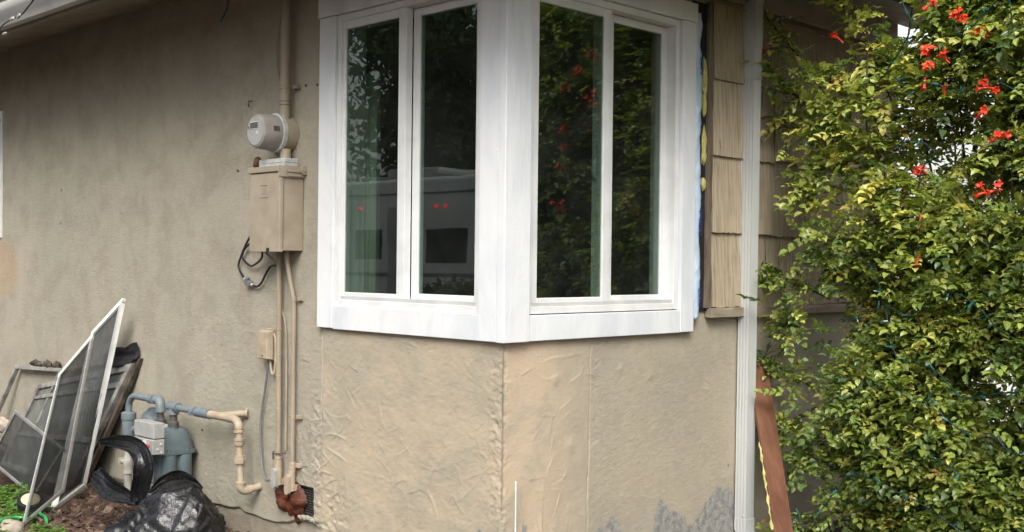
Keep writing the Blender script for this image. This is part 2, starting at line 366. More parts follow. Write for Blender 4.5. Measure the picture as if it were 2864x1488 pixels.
GREENWIRE = varied('dark_green_wire', (0.008, 0.036, 0.032), 0.3, 30, 0.4)
BULB = varied('bulb', (0.015, 0.10, 0.10), 0.4, 30, 0.2, 0.6)
HOSE = varied('green_hose', (0.03, 0.36, 0.10), 0.2, 20, 0.4)
ROCK = varied('rock', (0.36, 0.31, 0.25), 0.4, 9, 0.85, 0.2, bump=0.8, bscale=25)
CREAM = varied('cream_lens', (0.60, 0.52, 0.32), 0.25, 40, 0.4)
ASPH = varied('asphalt', (0.055, 0.055, 0.055), 0.3, 8, 0.9)
LAWN = varied('lawn', (0.06, 0.085, 0.03), 0.4, 6, 0.9, bump=0.6)
VANW = varied('van_paint', (0.72, 0.72, 0.70), 0.05, 2, 0.3, 0.5)
DARKGL = varied('dark_glass', (0.02, 0.022, 0.024), 0.2, 3, 0.08, 0.6)
PALEWALL = varied('pale_wall', (0.78, 0.76, 0.72), 0.08, 3, 0.85)
ROOF = varied('roof_shingle', (0.14, 0.13, 0.12), 0.4, 14, 0.9, bump=0.6)
def lampmat():
    M = Mat('red_lamp'); M.base((0.6, 0.02, 0.02)); M.b.inputs['Emission Color'].default_value = (1, 0.03, 0.02, 1); M.b.inputs['Emission Strength'].default_value = 1.6; return M.m
REDLAMP = lampmat()

# ------------------------------------------------------------------ ground
def gh(x, y):
    x = np.asarray(x, float); y = np.asarray(y, float)
    m = 0.055*sstep(y, -0.42, -0.05)*sstep(-x, 1.9, 2.4)*(1-sstep(-x, 5.0, 6.0))
    return m + 0.018*fbm(x*3.1+50, y*3.1+50, 40, 3)*sstep(-np.hypot(x+2, y+1), -7, -4)
def build_ground():
    xs = np.unique(np.concatenate([np.linspace(-60, -5, 12), np.arange(-5, 3.2, 0.06), np.linspace(3.3, 60, 14)]))
    ys = np.unique(np.concatenate([np.linspace(-60, -2.5, 12), np.arange(-2.5, 0.3, 0.06), np.linspace(0.4, 60, 20)]))
    X, Y = np.meshgrid(xs, ys); Z = gh(X, Y)
    n, mcols = X.shape; V = np.stack([X.ravel(), Y.ravel(), Z.ravel()], 1)
    F = [(j*mcols+i, j*mcols+i+1, (j+1)*mcols+i+1, (j+1)*mcols+i) for j in range(n-1) for i in range(mcols-1)]
    tag(mesh_obj('ground', V, F, SOIL, smooth=True), 'dark brown bare soil along the foot of the stucco wall', 'ground', kind='structure')
build_ground()
o = MB().add([(-60, -14, 0.03), (60, -14, 0.03), (60, -7.2, 0.03), (-60, -7.2, 0.03)], [(0, 1, 2, 3)]).build('road', ASPH, loc=(0, -10, 0.03)); tag(o, 'asphalt street mirrored in the window', 'road', kind='structure')

# ------------------------------------------------------------------ house
house = thing('house', 'tan stucco house with white trimmed corner window and wood shingle side', 'house')
H = house
def edge_e(z):      # ragged arris of the corner
    return 0.004 + 0.009*fbm(z*7, z*0+3.3, 3, 3) + 0.010*np.abs(fbm(z*38, z*0+1.7, 5, 4))
def strokes(U, V, D, n, u0, u1, v0, v1, seed, hmin=0.0008, hmax=0.0030, mind=None):
    r = np.random.default_rng(seed); us, vs = U[0], V[:, 0]
    for k in range(n):
        L = r.uniform(0.04, 0.22)*r.uniform(0.6, 1.2); a = R(r.choice([r.normal(-50, 22), r.normal(25, 35), r.normal(-115, 20)])); cv = r.normal(0, 4.5)
        p = np.array([r.uniform(u0, u1), r.uniform(v0, v1)]); h = r.uniform(hmin, hmax); side = r.choice([-1, 1]); w1, w2 = r.uniform(.0016, .003), r.uniform(.005, .016)
        m = 26; pts = []
        for i in range(m):
            pts.append(p.copy()); a += cv*L/m; p = p + np.array([math.cos(a), math.sin(a)])*L/m
        pts = np.array(pts); t = np.gradient(pts, axis=0); t /= np.linalg.norm(t, axis=1)[:, None]; nn = np.stack([-t[:, 1], t[:, 0]], 1)*side
        pad = 0.06; iu = np.where((us > pts[:, 0].min()-pad) & (us < pts[:, 0].max()+pad))[0]; iv = np.where((vs > pts[:, 1].min()-pad) & (vs < pts[:, 1].max()+pad))[0]
        if len(iu) < 3 or len(iv) < 3: continue
        sl = np.s_[iv[0]:iv[-1]+1, iu[0]:iu[-1]+1]; UU, VV = U[sl], V[sl]
        d = np.stack([UU.ravel(), VV.ravel()], 1)[:, None, :] - pts[None]
        dist2 = (d**2).sum(2); j = dist2.argmin(1); dd = d[np.arange(len(j)), j]; s = (dd*nn[j]).sum(1); al = np.abs((dd*t[j]).sum(1))
        fade = np.sin(np.pi*np.clip((j+0.5)/m, 0, 1))**0.6
        prof = np.where(s > 0, np.exp(-(s/w1)**2), 0.9*np.exp(-(-s/w2)) + 0.1*np.exp(-(s/w1)**2))
        D[sl] += (h*fade*prof*np.exp(-(al/0.006)**2)).reshape(UU.shape)
def wall_grid(us, vs, holes):
    U, V = np.meshgrid(us, vs); n, mc = U.shape
    F = []
    uc, vc = (us[1:]+us[:-1])/2, (vs[1:]+vs[:-1])/2
    for j in range(n-1):
        for i in range(mc-1):
            if any(a < uc[i] < b and c < vc[j] < d for a, b, c, d in holes): continue
            F.append((j*mc+i, j*mc+i+1, (j+1)*mc+i+1, (j+1)*mc+i))
    return U, V, F
def uni(*parts): return np.unique(np.round(np.concatenate(parts), 5))
# left wall (plane y = 0)
us = uni(np.linspace(-7, -2.6, 23), np.arange(-2.6, -1.35, 0.0075), np.arange(-1.35, 0.0, 0.004), [0.0, -1.12, -0.06, -1.56, -1.264, -5.9, -5.075])
vs = uni(np.arange(0.05, 1.14, 0.0042), [-0.1], np.arange(1.15, 2.88, 0.06), [1.19, 2.56, 0.205, 0.345, 1.56, 2.45, 2.9])
U, V, F = wall_grid(us, vs, [(-1.12, -0.06, 1.19, 2.56), (-1.56, -1.264, 0.205, 0.345), (-5.9, -5.075, 1.56, 2.45)])
D = 0.006*fbm(U*1.7, V*1.7, 1, 3)*sstep(U, -2.6, -2.2) + 0.0012*fbm(U*40, V*60, 7, 3)*sstep(U, -2.6, -2.4)
pm = sstep(U, -1.23, -1.19)*(1-sstep(V, 1.1, 1.16))
D += pm*(0.004 + 0.0045*fbm(U*5, V*5, 12, 3))
S = np.zeros_like(D); strokes(U, V, S, 85, -1.2, -0.02, 0.12, 1.1, 21); strokes(U, V, S, 70, -1.45, -1.15, 0.1, 0.75, 22, 0.002, 0.005); strokes(U, V, S, 26, -2.3, -1.3, 0.12, 1.1, 23, 0.001, 0.003)
D += S
rough = np.exp(-((U+1.1)/0.13)**2)*np.exp(-((V-0.22)/0.18)**2) + 0.9*np.exp(-((U+1.24)/0.05)**2)*(1-sstep(V, 0.6, 1.0)) + np.exp(-((U+0.03)/0.045)**2)*(1-sstep(V, 1.0, 1.1))
rg = 1-np.abs(fbm(U*23+0.5*fbm(U*9, V*9, 33, 2), V*27, 31, 4)); D += 0.010*rough*(rg-0.75)
crk = np.exp(-((U+1.205-0.012*fbm(V*9, V*0+2, 8, 3))/0.0035)**2)*sstep(V, 0.55, 0.7)*(1-sstep(V, 1.08, 1.1)); D -= 0.008*crk
lipz = 0.125 + 0.03*fbm(U*5, U*0+9, 14, 4) + 0.05*sstep(U, -1.6, -1.2) - 0.02*sstep(-U, 1.9, 2.4)
lip = (1-sstep(V, lipz-0.004, lipz+0.004))*(1-sstep(U, -1.3, -1.2)); D -= 0.016*lip
X = U.copy(); Y = -D
last = U >= -1e-6; X[last] = edge_e(V[last]); Y[last] = -edge_e(V[last])
mesh_obj('stucco_wall', np.stack([X.ravel(), Y.ravel(), V.ravel()], 1), F, STUCCO, H, smooth=True)
# right wall (plane x = 0)
us = uni([0.0], np.arange(0.004, 0.6, 0.004), np.arange(0.6, 1.75, 0.008), np.linspace(1.75, 3.25, 16), [0.06, 1.13, 1.36])
vs = uni(np.arange(0.05, 1.19, 0.0042), [-0.1], np.arange(1.2, 2.88, 0.06), [1.19, 2.56, 2.9])
U, V, F = wall_grid(us, vs, [(0.06, 1.13, 1.19, 2.56)])
D = 0.005*fbm(U*2+9, V*2, 2, 3) + 0.0009*fbm(U*45, V*70, 17, 3)
seam = 0.515 + 0.006*fbm(V*8, V*0+4, 18, 3) - 0.02*(V-0.7)*-0.6
pm = (1-sstep(U, seam-0.006, seam+0.004))
D = D*(1-0.5*pm) + pm*(0.003 + 0.0045*fbm(U*5, V*5+3, 13, 3))
S = np.zeros_like(D); strokes(U, V, S, 38, 0.03, 0.5, 0.1, 1.1, 24); strokes(U, V, S, 10, 0.55, 1.5, 0.15, 1.1, 25, 0.0008, 0.002)
D += S - 0.006*np.exp(-((U-seam)/0.003)**2)
rough = np.exp(-((U)/0.04)**2) + 0.55*np.exp(-((U-0.56)/0.05)**2)*sstep(V, 0.4, 0.7); rg = 1-np.abs(fbm(U*23+40, V*27, 32, 4)); D += 0.008*rough*(rg-0.75)
for (a, b, c) in ((0.3, 0.94, 0.024), (0.72, 0.96, 0.02), (0.40, 0.66, 0.03), (0.93, 0.92, 0.022)): D += 0.004*np.exp(-((U-a)**2+(V-b)**2)/c**2)
X = D; Y = U.copy(); first = U <= 1e-6; X[first] = edge_e(V[first]); Y[first] = -edge_e(V[first])
mesh_obj('stucco_wall', np.stack([X.ravel(), Y.ravel(), V.ravel()], 1), F, STUCCO, H, smooth=True)
# back walls, room shell
MB().box(-7.0, -6.9, 0.01, 3.25, -0.1, 2.9).box(-6.9, -0.01, 3.15, 3.25, -0.1, 2.9).build('stucco_wall', STUCCO, H)
g = MB(); g.add([(-6.85, 0.14, 0.5), (-0.14, 0.14, 0.5), (-0.14, 3.1, 0.5), (-6.85, 3.1, 0.5)], [(0, 1, 2, 3)])
g.add([(-6.85, 0.14, 2.75), (-0.14, 0.14, 2.75), (-0.14, 3.1, 2.75), (-6.85, 3.1, 2.75)], [(0, 1, 2, 3)])
g.add([(-6.85, 3.1, 0.5), (-0.14, 3.1, 0.5), (-0.14, 3.1, 2.75), (-6.85, 3.1, 2.75)], [(0, 1, 2, 3)])
g.add([(-5.0, 0.14, 0.5), (-5.0, 3.1, 0.5), (-5.0, 3.1, 2.75), (-5.0, 0.14, 2.75)], [(0, 1, 2, 3)])
g.build('interior_room', ROOM, H)
# roof: sloping soffit, fascia, gutter, hip roof sheets
ov, zs, ze = 0.58, 2.87, 2.745
s = MB(); s.add([(-7.2, 0, zs), (0, 0, zs), (0.58, -0.58, ze), (-7.2, -0.58, ze)], [(0, 1, 2, 3)]).add([(0, 0, zs), (0, 3.4, zs), (0.58, 3.4, ze), (0.58, -0.58, ze)], [(0, 1, 2, 3)])
roof = None
rb = MB()
rb.add([(-7.3, -0.62, 2.90), (0.62, -0.62, 2.90), (-1.5, 1.5, 3.55), (-7.3, 1.5, 3.55)], [(0, 1, 2, 3)]).add([(0.62, -0.62, 2.90), (0.62, 3.5, 2.90), (-1.5, 3.5, 3.55), (-1.5, 1.5, 3.55)], [(0, 1, 2, 3)])
rb.add([(-7.3, 1.5, 3.55), (-1.5, 1.5, 3.55), (-1.5, 3.5, 3.55), (-7.3, 3.5, 3.55)], [(0, 1, 2, 3)])
roof = rb.build('roof', ROOF, H)
s.build('soffit', SOFFIT, roof)
f = MB().box(-7.2, 0.605, -0.605, -0.58, 2.70, 2.90).box(0.58, 0.605, -0.58, 3.4, 2.70, 2.90); f.build('fascia', SOFFIT, roof)
def gutter_prof(t):   # ogee section: (outward, height)
    return [(0, 2.715), (0.05, 2.715), (0.058, 2.73), (0.07, 2.75), (0.095, 2.775), (0.105, 2.80), (0.105, 2.822), (0.090, 2.822), (0.085, 2.80), (0, 2.80)]
pr = gutter_prof(0)
gm = MB().prism([(-7.3, -0.608-a, b) for a, b in pr], [(0.608, -0.608-a, b) for a, b in pr])
gm.build('gutter', GUTTER, roof, smooth=True)
pr2 = [(a, b) for a, b in pr]
MB().prism([(0.608+a, -0.72, b) for a, b in pr2], [(0.608+a, 3.4, b) for a, b in pr2]).build('gutter', GUTTER, roof, smooth=True)
# frieze boards under the soffit above the window trim
MB().box(-1.19, 0.02, -0.02, -0.0, 2.64, 2.868).box(0.0, 0.022, -0.02, 3.24, 2.705, 2.862).build('frieze_board', BEIGE, H, bev=0.003)
# ---- white trim of the corner window
tr = MB(); tr.box(-1.215, -1.095, -0.030, 0.004, 1.11, 2.548); tr.build('window_trim', WHITE, H, bev=0.003)
MB().box(-1.225, 0.0, -0.033, 0.004, 2.551, 2.64).build('window_trim', WHITE, H, bev=0.003)
MB().box(-1.093, -0.118, -0.028, 0.004, 1.106, 1.214).build('window_trim', WHITE, H, bev=0.003)
MB().box(-0.116, -0.011, -0.031, 0.004, 1.106, 2.549).build('window_trim', WHITE, H, bev=0.003)
MB().box(-0.009, 0.036, -0.034, 0.112, 1.104, 2.549).build('window_trim', WHITE, H, bev=0.004)
MB().box(-0.002, 0.030, 0.114, 1.112, 1.106, 1.210).build('window_trim', WHITE, H, bev=0.003)
MB().box(-0.002, 0.034, 1.114, 1.215, 1.108, 2.549).build('window_trim', WHITE, H, bev=0.003)
MB().box(0.002, 0.036, -0.034, 1.222, 2.551, 2.64).build('window_trim', WHITE, H, bev=0.003)
# ---- windows, in a local frame: u along wall, d depth inward, z
def P_left(u, d, z): return (u, d, z)
def P_right(u, d, z): return (-d, u, z)
def lbox(mb, P, u0, u1, d0, d1, z0, z1):
    a = P(u0, d0, z0); b = P(u1, d1, z1)
    return mb.box(min(a[0], b[0]), max(a[0], b[0]), min(a[1], b[1]), max(a[1], b[1]), z0, z1)
def ring(P, u0, u1, z0, z1, d0, d1, wl, wr, wb, wt):
    mb = MB(); lbox(mb, P, u0, u0+wl, d0, d1, z0, z1); lbox(mb, P, u1-wr, u1, d0, d1, z0, z1)
    lbox(mb, P, u0+wl, u1-wr, d0, d1, z0, z0+wb); lbox(mb, P, u0+wl, u1-wr, d0, d1, z1-wt, z1); return mb
def corner_window(P, u0, u1, fg, rg, latch, lw_=0.045):
    z0, z1 = 1.214, 2.549
    w = ring(P, u0, u1, z0, z1, -0.016, 0.10, 0.030, 0.030, 0.030, 0.03).build('window', VINYL, H, bev=0.003)
    # stepped inner lip
    st = MB(); lbox(st, P, u0+0.03, u1-0.03, -0.006, 0.012, z0+0.03, z0+0.046); lbox(st, P, u0+0.031, u1-0.031, 0.05, 0.09, z0+0.031, z0+0.05)
    st.build('track', VINYL_G, w, bev=0.002)
    # front sash (nearer the street) and recessed sash
    a0, a1 = fg; ring(P, a0-0.042, a1+0.052, 1.240, 2.522, 0.002 if False else -0.004, 0.034, 0.042, 0.052, 0.038, 0.040).build('sash', VINYL, w, bev=0.004)
    b0, b1 = rg; ring(P, b0-lw_, b1+0.038, 1.246, 2.518, 0.037, 0.070, lw_, 0.038, 0.036, 0.036).build('sash', VINYL, w, bev=0.004)
    g1 = MB(); lbox(g1, P, a0-0.006, a1+0.006, 0.004, 0.008, 1.272, 2.488); g1.build('pane', GLASS, w)
    g2 = MB(); lbox(g2, P, b0-0.006, b1+0.006, 0.045, 0.049, 1.276, 2.488); g2.build('pane', GLASS, w)
    # inner stop seen through the glass
    js = ring(P, u0-0.01, u1+0.035, 1.22, 2.54, 0.101, 0.135, 0.03, 0.055, 0.03, 0.03); js.build('inner_casing', VINYL, w)
    for q in (a0+0.03, a1-0.03, b0+0.04, b1-0.03):
        lbox(MB_ := MB(), P, q-0.016, q+0.016, -0.0055 if q < a1 else 0.0355, 0.0, 1.250, 1.254); MB_.build('weep_slot', GALV, w)
    if latch:
        mb = MB(); u = b0-0.03; zz = 1.83
        pts = [P(u-0.070, 0.046, zz-0.04), P(u-0.088, 0.042, zz-0.025), P(u-0.088, 0.042, zz+0.025), P(u-0.070, 0.046, zz+0.04)]
        mb.tube(spline(pts, 5), 0.011, 8); mb.build('handle', VINYL, w, smooth=True)
    return w
tag(corner_window(P_left, -1.093, -0.118, (-1.045, -0.665), (-0.57, -0.213), False), 'white vinyl slider window in the left face of the corner')
tag(corner_window(P_right, 0.114, 1.112, (0.185, 0.588), (0.70, 1.046), True, 0.103), 'white vinyl slider window in the shingled side of the corner')
# curtains inside
def curtain(P, u0, u1, d, z0, z1):
    n = 60; V = []; Fc = []
    for i in range(n+1):
        u = u0+(u1-u0)*i/n; dd = d+0.018*math.sin(i*0.9)+0.008*math.sin(i*2.1)
        V += [P(u, dd, z0), P(u, dd, z1)]
    Fc = [(2*i, 2*i+2, 2*i+3, 2*i+1) for i in range(n)]
    o = mesh_obj('curtain', V, Fc, CURTAIN, H, smooth=True); sm = o.modifiers.new('s', 'SOLIDIFY'); sm.thickness = 0.003
curtain(P_left, -1.30, -1.02, 0.165, 0.9, 2.30)
# ---- shingle siding on the right wall
def shingles():
    V, Fs, C = [], [], []
    rows = [1.217, 1.578, 1.946, 2.313, 2.671]
    r = random.Random(5)
    MBs = MB()
    for k, zb in enumerate(rows):
        zt = min(zb+0.44, 2.70); y = 1.372; j = 0
        while y < 3.23:
            w = r.choice([0.20, 0.28, 0.33, 0.24]) if j else [0.29, 0.27, 0.26, 0.25, 0.3][k]
            y1 = min(y+w, 3.245); dz = r.uniform(-0.012, 0.012) if j else 0; tb, tt = 0.030 + r.uniform(-.003, .003), 0.008
            nseg = max(3, int((y1-y)/0.018)); base = len(V)
            c0 = np.array((0.40, 0.335, 0.245))*r.uniform(0.84, 1.12); gp_ = r.uniform(0.001, 0.004)
            for i in range(nseg+1):
                yy = y+gp_/2+(y1-y-gp_)*i/nseg; jag = r.uniform(-0.003, 0.003)
                for (xx, zz) in ((0.004, zb+dz+jag), (tb, zb+dz+jag), (tt, zt), (0.004, zt)): V.append((xx+r.uniform(-.0008, .0008), yy, zz)); C.append(c0)
            for i in range(nseg):
                a = base+4*i; b = a+4
                Fs += [(a, b, b+1, a+1), (a+1, b+1, b+2, a+2), (a+2, b+2, b+3, a+3)]
            Fs += [(base, base+1, base+2, base+3), tuple(base+4*nseg+q for q in (3, 2, 1, 0))]
            y = y1; j += 1
    o = mesh_obj('shingle_siding', V, Fs, SHINGLE, H, cols=np.array(C))
    bm = bmesh.new(); bm.from_mesh(o.data); bmesh.ops.recalc_face_normals(bm, faces=bm.faces); bm.to_mesh(o.data); bm.free()
shingles()
MB().box(0.004, 0.046, 1.345, 3.24, 1.168, 1.214).build('ledge_board', LEDGE, H, bev=0.004)
# open strip beside the trim: tar paper, stud, foam, blue wrap
MB().box(0.006, 0.010, 1.216, 1.36, 1.20, 2.66).build('tar_paper', PAPER, H)
def stud(y0, y1, x1, z0, z1, mat, name, amp=0.006, seed=0):
    n = 60; V = []; Fs = []; zz = np.linspace(z0, z1, n+1)
    a = fbm(zz*9, zz*0+seed, 60+seed, 3)*amp; b = fbm(zz*9, zz*0+seed+5, 61+seed, 3)*amp
    for i, z in enumerate(zz): V += [(0.011, y0+a[i], z), (x1+b[i]*0.5, y0+a[i]*0.8, z), (x1-a[i]*0.5, y1+b[i], z), (0.011, y1+b[i], z)]
    for i in range(n):
        k = 4*i; Fs += [(k+q, k+(q+1) % 4, k+4+(q+1) % 4, k+4+q) for q in range(3)]
    return mesh_obj(name, V, Fs, mat, H)
stud(1.325, 1.362, 0.026, 1.216, 2.67, STUD, 'wood_stud')
# blobs of yellow foam in the gap
def blob(name, c, r, mat, parent, seed=0, sub=3, amp=0.35, fr=3.0, loc=None, label=None):
    bm = bmesh.new(); bmesh.ops.create_icosphere(bm, subdivisions=sub, radius=1.0)
    P = np.array([v.co[:] for v in bm.verts]); n = fbm(P[:, 0]*fr+seed*7+20, P[:, 1]*fr+31, 70, 3, P[:, 2]*fr+23)
    P = P*(1+amp*n)[:, None]*np.array(r)+np.array(c); Fb = [tuple(v.index for v in f.verts) for f in bm.faces]; bm.free()
    return mesh_obj(name, P, Fb, mat, parent, True, loc)
for i, (z, rz) in enumerate(((2.30, 0.09), (2.18, 0.05), (1.99, 0.075), (1.93, 0.04), (1.80, 0.03))):
    blob('foam_lump', (0.016, 1.305, z), (0.010, 0.016, rz), FOAMY, H, i, 3, 0.6, 2.5)
def wrap():
    n, mcol = 90, 7; V = []; Fs = []
    zz = np.linspace(1.165, 2.60, n+1)
    for i, z in enumerate(zz):
        wv = 0.012*float(fbm(np.array(z*7.0), np.array(2.2), 80, 3)); wid = 0.052+0.014*float(fbm(np.array(z*5.0), np.array(6.2), 81, 3))
        for j in range(mcol):
            t = j/(mcol-1); V.append((0.020+0.018*math.sin(math.pi*t)+0.010*float(fbm(np.array(z*22.0), np.array(t*3+1), 82, 2)), 1.214+t*wid+wv*t, z))
    Fs = [(i*mcol+j, i*mcol+j+1, (i+1)*mcol+j+1, (i+1)*mcol+j) for i in range(n) for j in range(mcol-1)]
    o = mesh_obj('house_wrap', V, Fs, WRAP, H, smooth=True); o.modifiers.new('s', 'SOLIDIFY').thickness = 0.002
    return o
wr = wrap()
def text(body, size, mat, parent, loc, right, up, name='lettering', ext=0.0006):
    cu_ = bpy.data.curves.new(name, 'FONT'); cu_.body = body; cu_.size = size; cu_.extrude = ext; cu_.align_x = 'CENTER'; cu_.align_y = 'CENTER'
    t = bpy.data.objects.new('tmp', cu_); COL.objects.link(t); bpy.context.view_layer.update()
    me = bpy.data.meshes.new_from_object(t.evaluated_get(bpy.context.evaluated_depsgraph_get())); bpy.data.objects.remove(t)
    me.name = name; me.materials.clear(); me.materials.append(mat)
    o = bpy.data.objects.new(name, me); COL.objects.link(o); o.parent = parent
    r_, u_ = Vector(right).normalized(), Vector(up).normalized(); n_ = r_.cross(u_)
    mm = Matrix((r_, u_, n_)).transposed().to_4x4(); mm.translation = Vector(loc)-wloc(parent); o.matrix_local = mm
    return o
for z, b in ((1.27, 'Fortifl'), (1.62, 'Fortiflash'), (2.35, 'Fortifl')):
    text(b, 0.034, BLUEINK, wr, (0.047, 1.243, z), (0, 0, 1), (0, -1, 0))
# ---- side window at the far left
sw = ring(P_left, -5.93, -5.062, 1.557, 2.455, -0.014, 0.06, 0.04, 0.018, 0.025, 0.04).build('window', VINYL, H, bev=0.003)
tag(sw, 'narrow sliver of a white window at the far end of the wall')
MB().box(-5.89, -5.08, 0.0, 0.03, 1.985, 2.035).build('sash', VINYL, sw, bev=0.003)
MB().box(-5.89, -5.08, 0.034, 0.038, 1.58, 1.985).box(-5.89, -5.08, 0.034, 0.038, 2.035, 2.42).build('pane', GLASS, sw)
# ---- crawl-space vent
vt = MB().box(-1.56, -1.555, 0.0, 0.06, 0.205, 0.345).box(-1.269, -1.264, 0.0, 0.06, 0.205, 0.345).box(-1.555, -1.269, 0.055, 0.06, 0.205, 0.345).box(-1.555, -1.269, 0.0, 0.055, 0.205, 0.209).box(-1.555, -1.269, 0.0, 0.055, 0.341, 0.345)
vent = vt.build('foundation_vent', GRILLE, H)
gr = MB()
for i in range(11): gr.box(-1.555, -1.269, 0.012, 0.016, 0.212+i*0.012, 0.2155+i*0.012)
for i in range(12): gr.box(-1.55+i*0.0255, -1.548+i*0.0255, 0.0165, 0.019, 0.21, 0.341)
gr.build('grille', IRON, vent)
# anchors and hooks left in the stucco
for (x, z) in ((-1.36, 2.257), (-1.267, 2.251), (-1.961, 1.88), (-2.287, 0.506)): MB().lathe((x, 0.002, z), (0, -1, 0), [(0, 0.005), (0.008, 0.006), (0.009, 0.003)], 10).build('wall_anchor', IRON, H, smooth=True)
hk = MB().tube(spline([(-1.832, 0.0, 2.225), (-1.832, -0.02, 2.223), (-1.826, -0.026, 2.213), (-1.832, -0.024, 2.2), (-1.838, -0.015, 2.197)], 5), 0.003, 6)
hk.build('wall_hook', IRON, H, smooth=True)
MB().tube([(0.012, 0.0675, 0.33), (0.0125, 0.067, 0.45), (0.012, 0.067, 0.55)], [0.004, 0.003, 0.0035], 6).build('paint_drip', WHITE, H)
def bead(P, u0, u1, seed):
    n = 90; V = []; u = np.linspace(u0, u1, n+1); a = 0.010+0.007*fbm(u*14, u*0+seed, 190, 4); b = 1.096+0.008*fbm(u*11, u*0+seed+5, 191, 4)
    for i in range(n+1):
        for (dd, z) in ((0.0, b[i]), (-a[i]*0.8, b[i]+0.002), (-a[i], 1.1055), (0.0, 1.1055)): V.append(P(u[i], dd, z))
    return mesh_obj('caulk', V, [(4*i+q, 4*i+q+1, 4*i+q+5, 4*i+q+4) for i in range(n) for q in range(3)], STUCCO, H)
bead(P_left, -1.19, -0.03, 1); bead(P_right, 0.04, 1.2, 2)

# ------------------------------------------------------------------ electric service
em = thing('electric_meter', 'round grey electric meter on the wall above the beige breaker box', 'meter', (-1.50, 0, 2.03))
c = (-1.50, 0, 2.033); d = (0, -1, 0)
MB().lathe(c, d, [(0.002, 0.088), (0.06, 0.090), (0.068, 0.088)], 40).build('socket', BEIGE, em, smooth=True)
MB().lathe((-1.50, -0.066, 2.033), d, [(0, 0.090), (0.002, 0.0945), (0.022, 0.0945), (0.024, 0.09)], 40).build('retaining_ring', GALV, em, smooth=True)
cv = MB().lathe((-1.50, -0.088, 2.033), d, [(0, 0.0865), (0.05, 0.085), (0.085, 0.082), (0.098, 0.078), (0.103, 0.070)], 40).build('cover', METER, em, smooth=True)
MB().lathe((-1.50, -0.1905, 2.033), d, [(0, 0.068), (0.002, 0.0675)], 36).build('dial_face', FACE, cv)
MB().box(-1.538, -1.478, -0.1955, -0.1926, 2.046, 2.074).build('screen', LCD, cv)
fr = MB().box(-1.541, -1.475, -0.1945, -0.1926, 2.043, 2.0455).box(-1.541, -1.475, -0.1945, -0.1926, 2.0745, 2.077); fr.build('screen_frame', VINYL, cv)
MB().box(-1.563, -1.549, -0.1945, -0.1926, 2.046, 2.06).build('port', GREYPLASTIC, cv)
MB().obox((-1.50+0.0845*math.cos(R(8)), -0.127, 2.033+0.0845*math.sin(R(8))), (0, 1, 0), (-math.sin(R(8)), 0, math.cos(R(8))), (math.cos(R(8)), 0, math.sin(R(8))), 0.017, 0.0115, 0.0018).build('port', LCD, cv)
ft = MB().lathe((-1.485, -0.1926, 2.022), d, [(0, 0.012), (0.0015, 0.011)], 16)
for k in range(4): ft.box(-1.536+0.004*k, -1.475-0.003*k, -0.1937, -0.1926, 2.004-0.0105*k, 2.0075-0.0105*k)
ft.build('printed_marks', GALV, cv)
MB().tube([(-1.455, -0.05, 1.955), (-1.455, -0.05, 1.90)], 0.026, 16).build('neck', BEIGE, em, smooth=True)
MB().tube([(-1.53, -0.05, 1.955), (-1.53, -0.05, 1.90)], 0.008, 10).build('neck', BEIGE, em, smooth=True)

mast = thing('service_conduit', 'thick beige conduit rising from the electric meter to the eave', 'conduit', (-1.47, -0.05, 2.1))
MB().tube([(-1.463, -0.05, 2.10), (-1.463, -0.05, 2.82)], 0.0245, 20).build('pipe', CONDUIT, mast, smooth=True)
MB().lathe((-1.463, -0.05, 2.245), (0, 0, 1), [(0, 0.0285), (0.007, 0.0285), (0.0071, 0.026), (0.013, 0.026), (0.0131, 0.0285), (0.02, 0.0285)], 20).box(-1.44, -1.405, -0.026, -0.002, 2.246, 2.264).build('strap', CONDUIT, mast, smooth=True)
MB().lathe((-1.463, -0.05, 2.165), (0, 0, 1), [(0, 0.0262), (0.004, 0.0262)], 20).lathe((-1.463, -0.05, 2.183), (0, 0, 1), [(0, 0.0262), (0.003, 0.0262)], 20).build('tie_wire', IRON, mast, smooth=True)
o = MB().tube(spline([(-1.50, -0.03, 2.76), (-1.545, -0.016, 2.668), (-1.60, -0.010, 2.497), (-1.60, -0.010, 2.409), (-1.565, -0.012, 2.281), (-1.535, -0.02, 2.191), (-1.53, -0.022, 2.13)], 8), 0.0035, 6).build('thin_cable', BEIGE, smooth=True)
tag(o, 'thin tan cable bowing out beside the thick conduit above the meter', 'cable')
o = MB().tube([(-1.438, -0.35, 2.80), (-1.46, -0.35, 2.63), (-1.545, -0.35, 2.54), (-1.552, -0.35, 2.533)][:1] + [(-1.50, -0.352, 2.585), (-1.556, -0.35, 2.536)], 0.005, 6).build('loose_cable', BLACK); tag(o, 'black cable end hanging down from the eave near the conduit', 'cable')

bp = thing('breaker_panel', 'tall beige electrical breaker box under the round meter', 'electrical box', (-1.50, 0, 1.46))
MB().box(-1.605, -1.372, -0.118, -0.001, 1.465, 1.842).build('box', BEIGE, bp, bev=0.004)
door = MB().box(-1.622, -1.364, -0.142, -0.120, 1.458, 1.836).build('door', BEIGE, bp, bev=0.004)
for z_ in (1.776, 1.718): MB().box(-1.53, -1.465, -0.1445, -0.142, z_, z_+0.005).build('raised_bar', BEIGE, door, bev=0.001)
emb = MB()
for k in range(3): emb.box(-1.522, -1.472, -0.1432, -0.142, 1.735+k*0.011, 1.739+k*0.011)
emb.build('embossing', BEIGE, door)
MB().lathe((-1.458, -0.142, 1.468), d, [(0, 0.012), (0.003, 0.012)], 14).build('catch', BLACK, door)
MB().box(-1.630, -1.362, -0.150, -0.001, 1.838, 1.866).box(-1.368, -1.3625, -0.150, -0.001, 1.812, 1.838).build('lid', BEIGE, bp, bev=0.004)
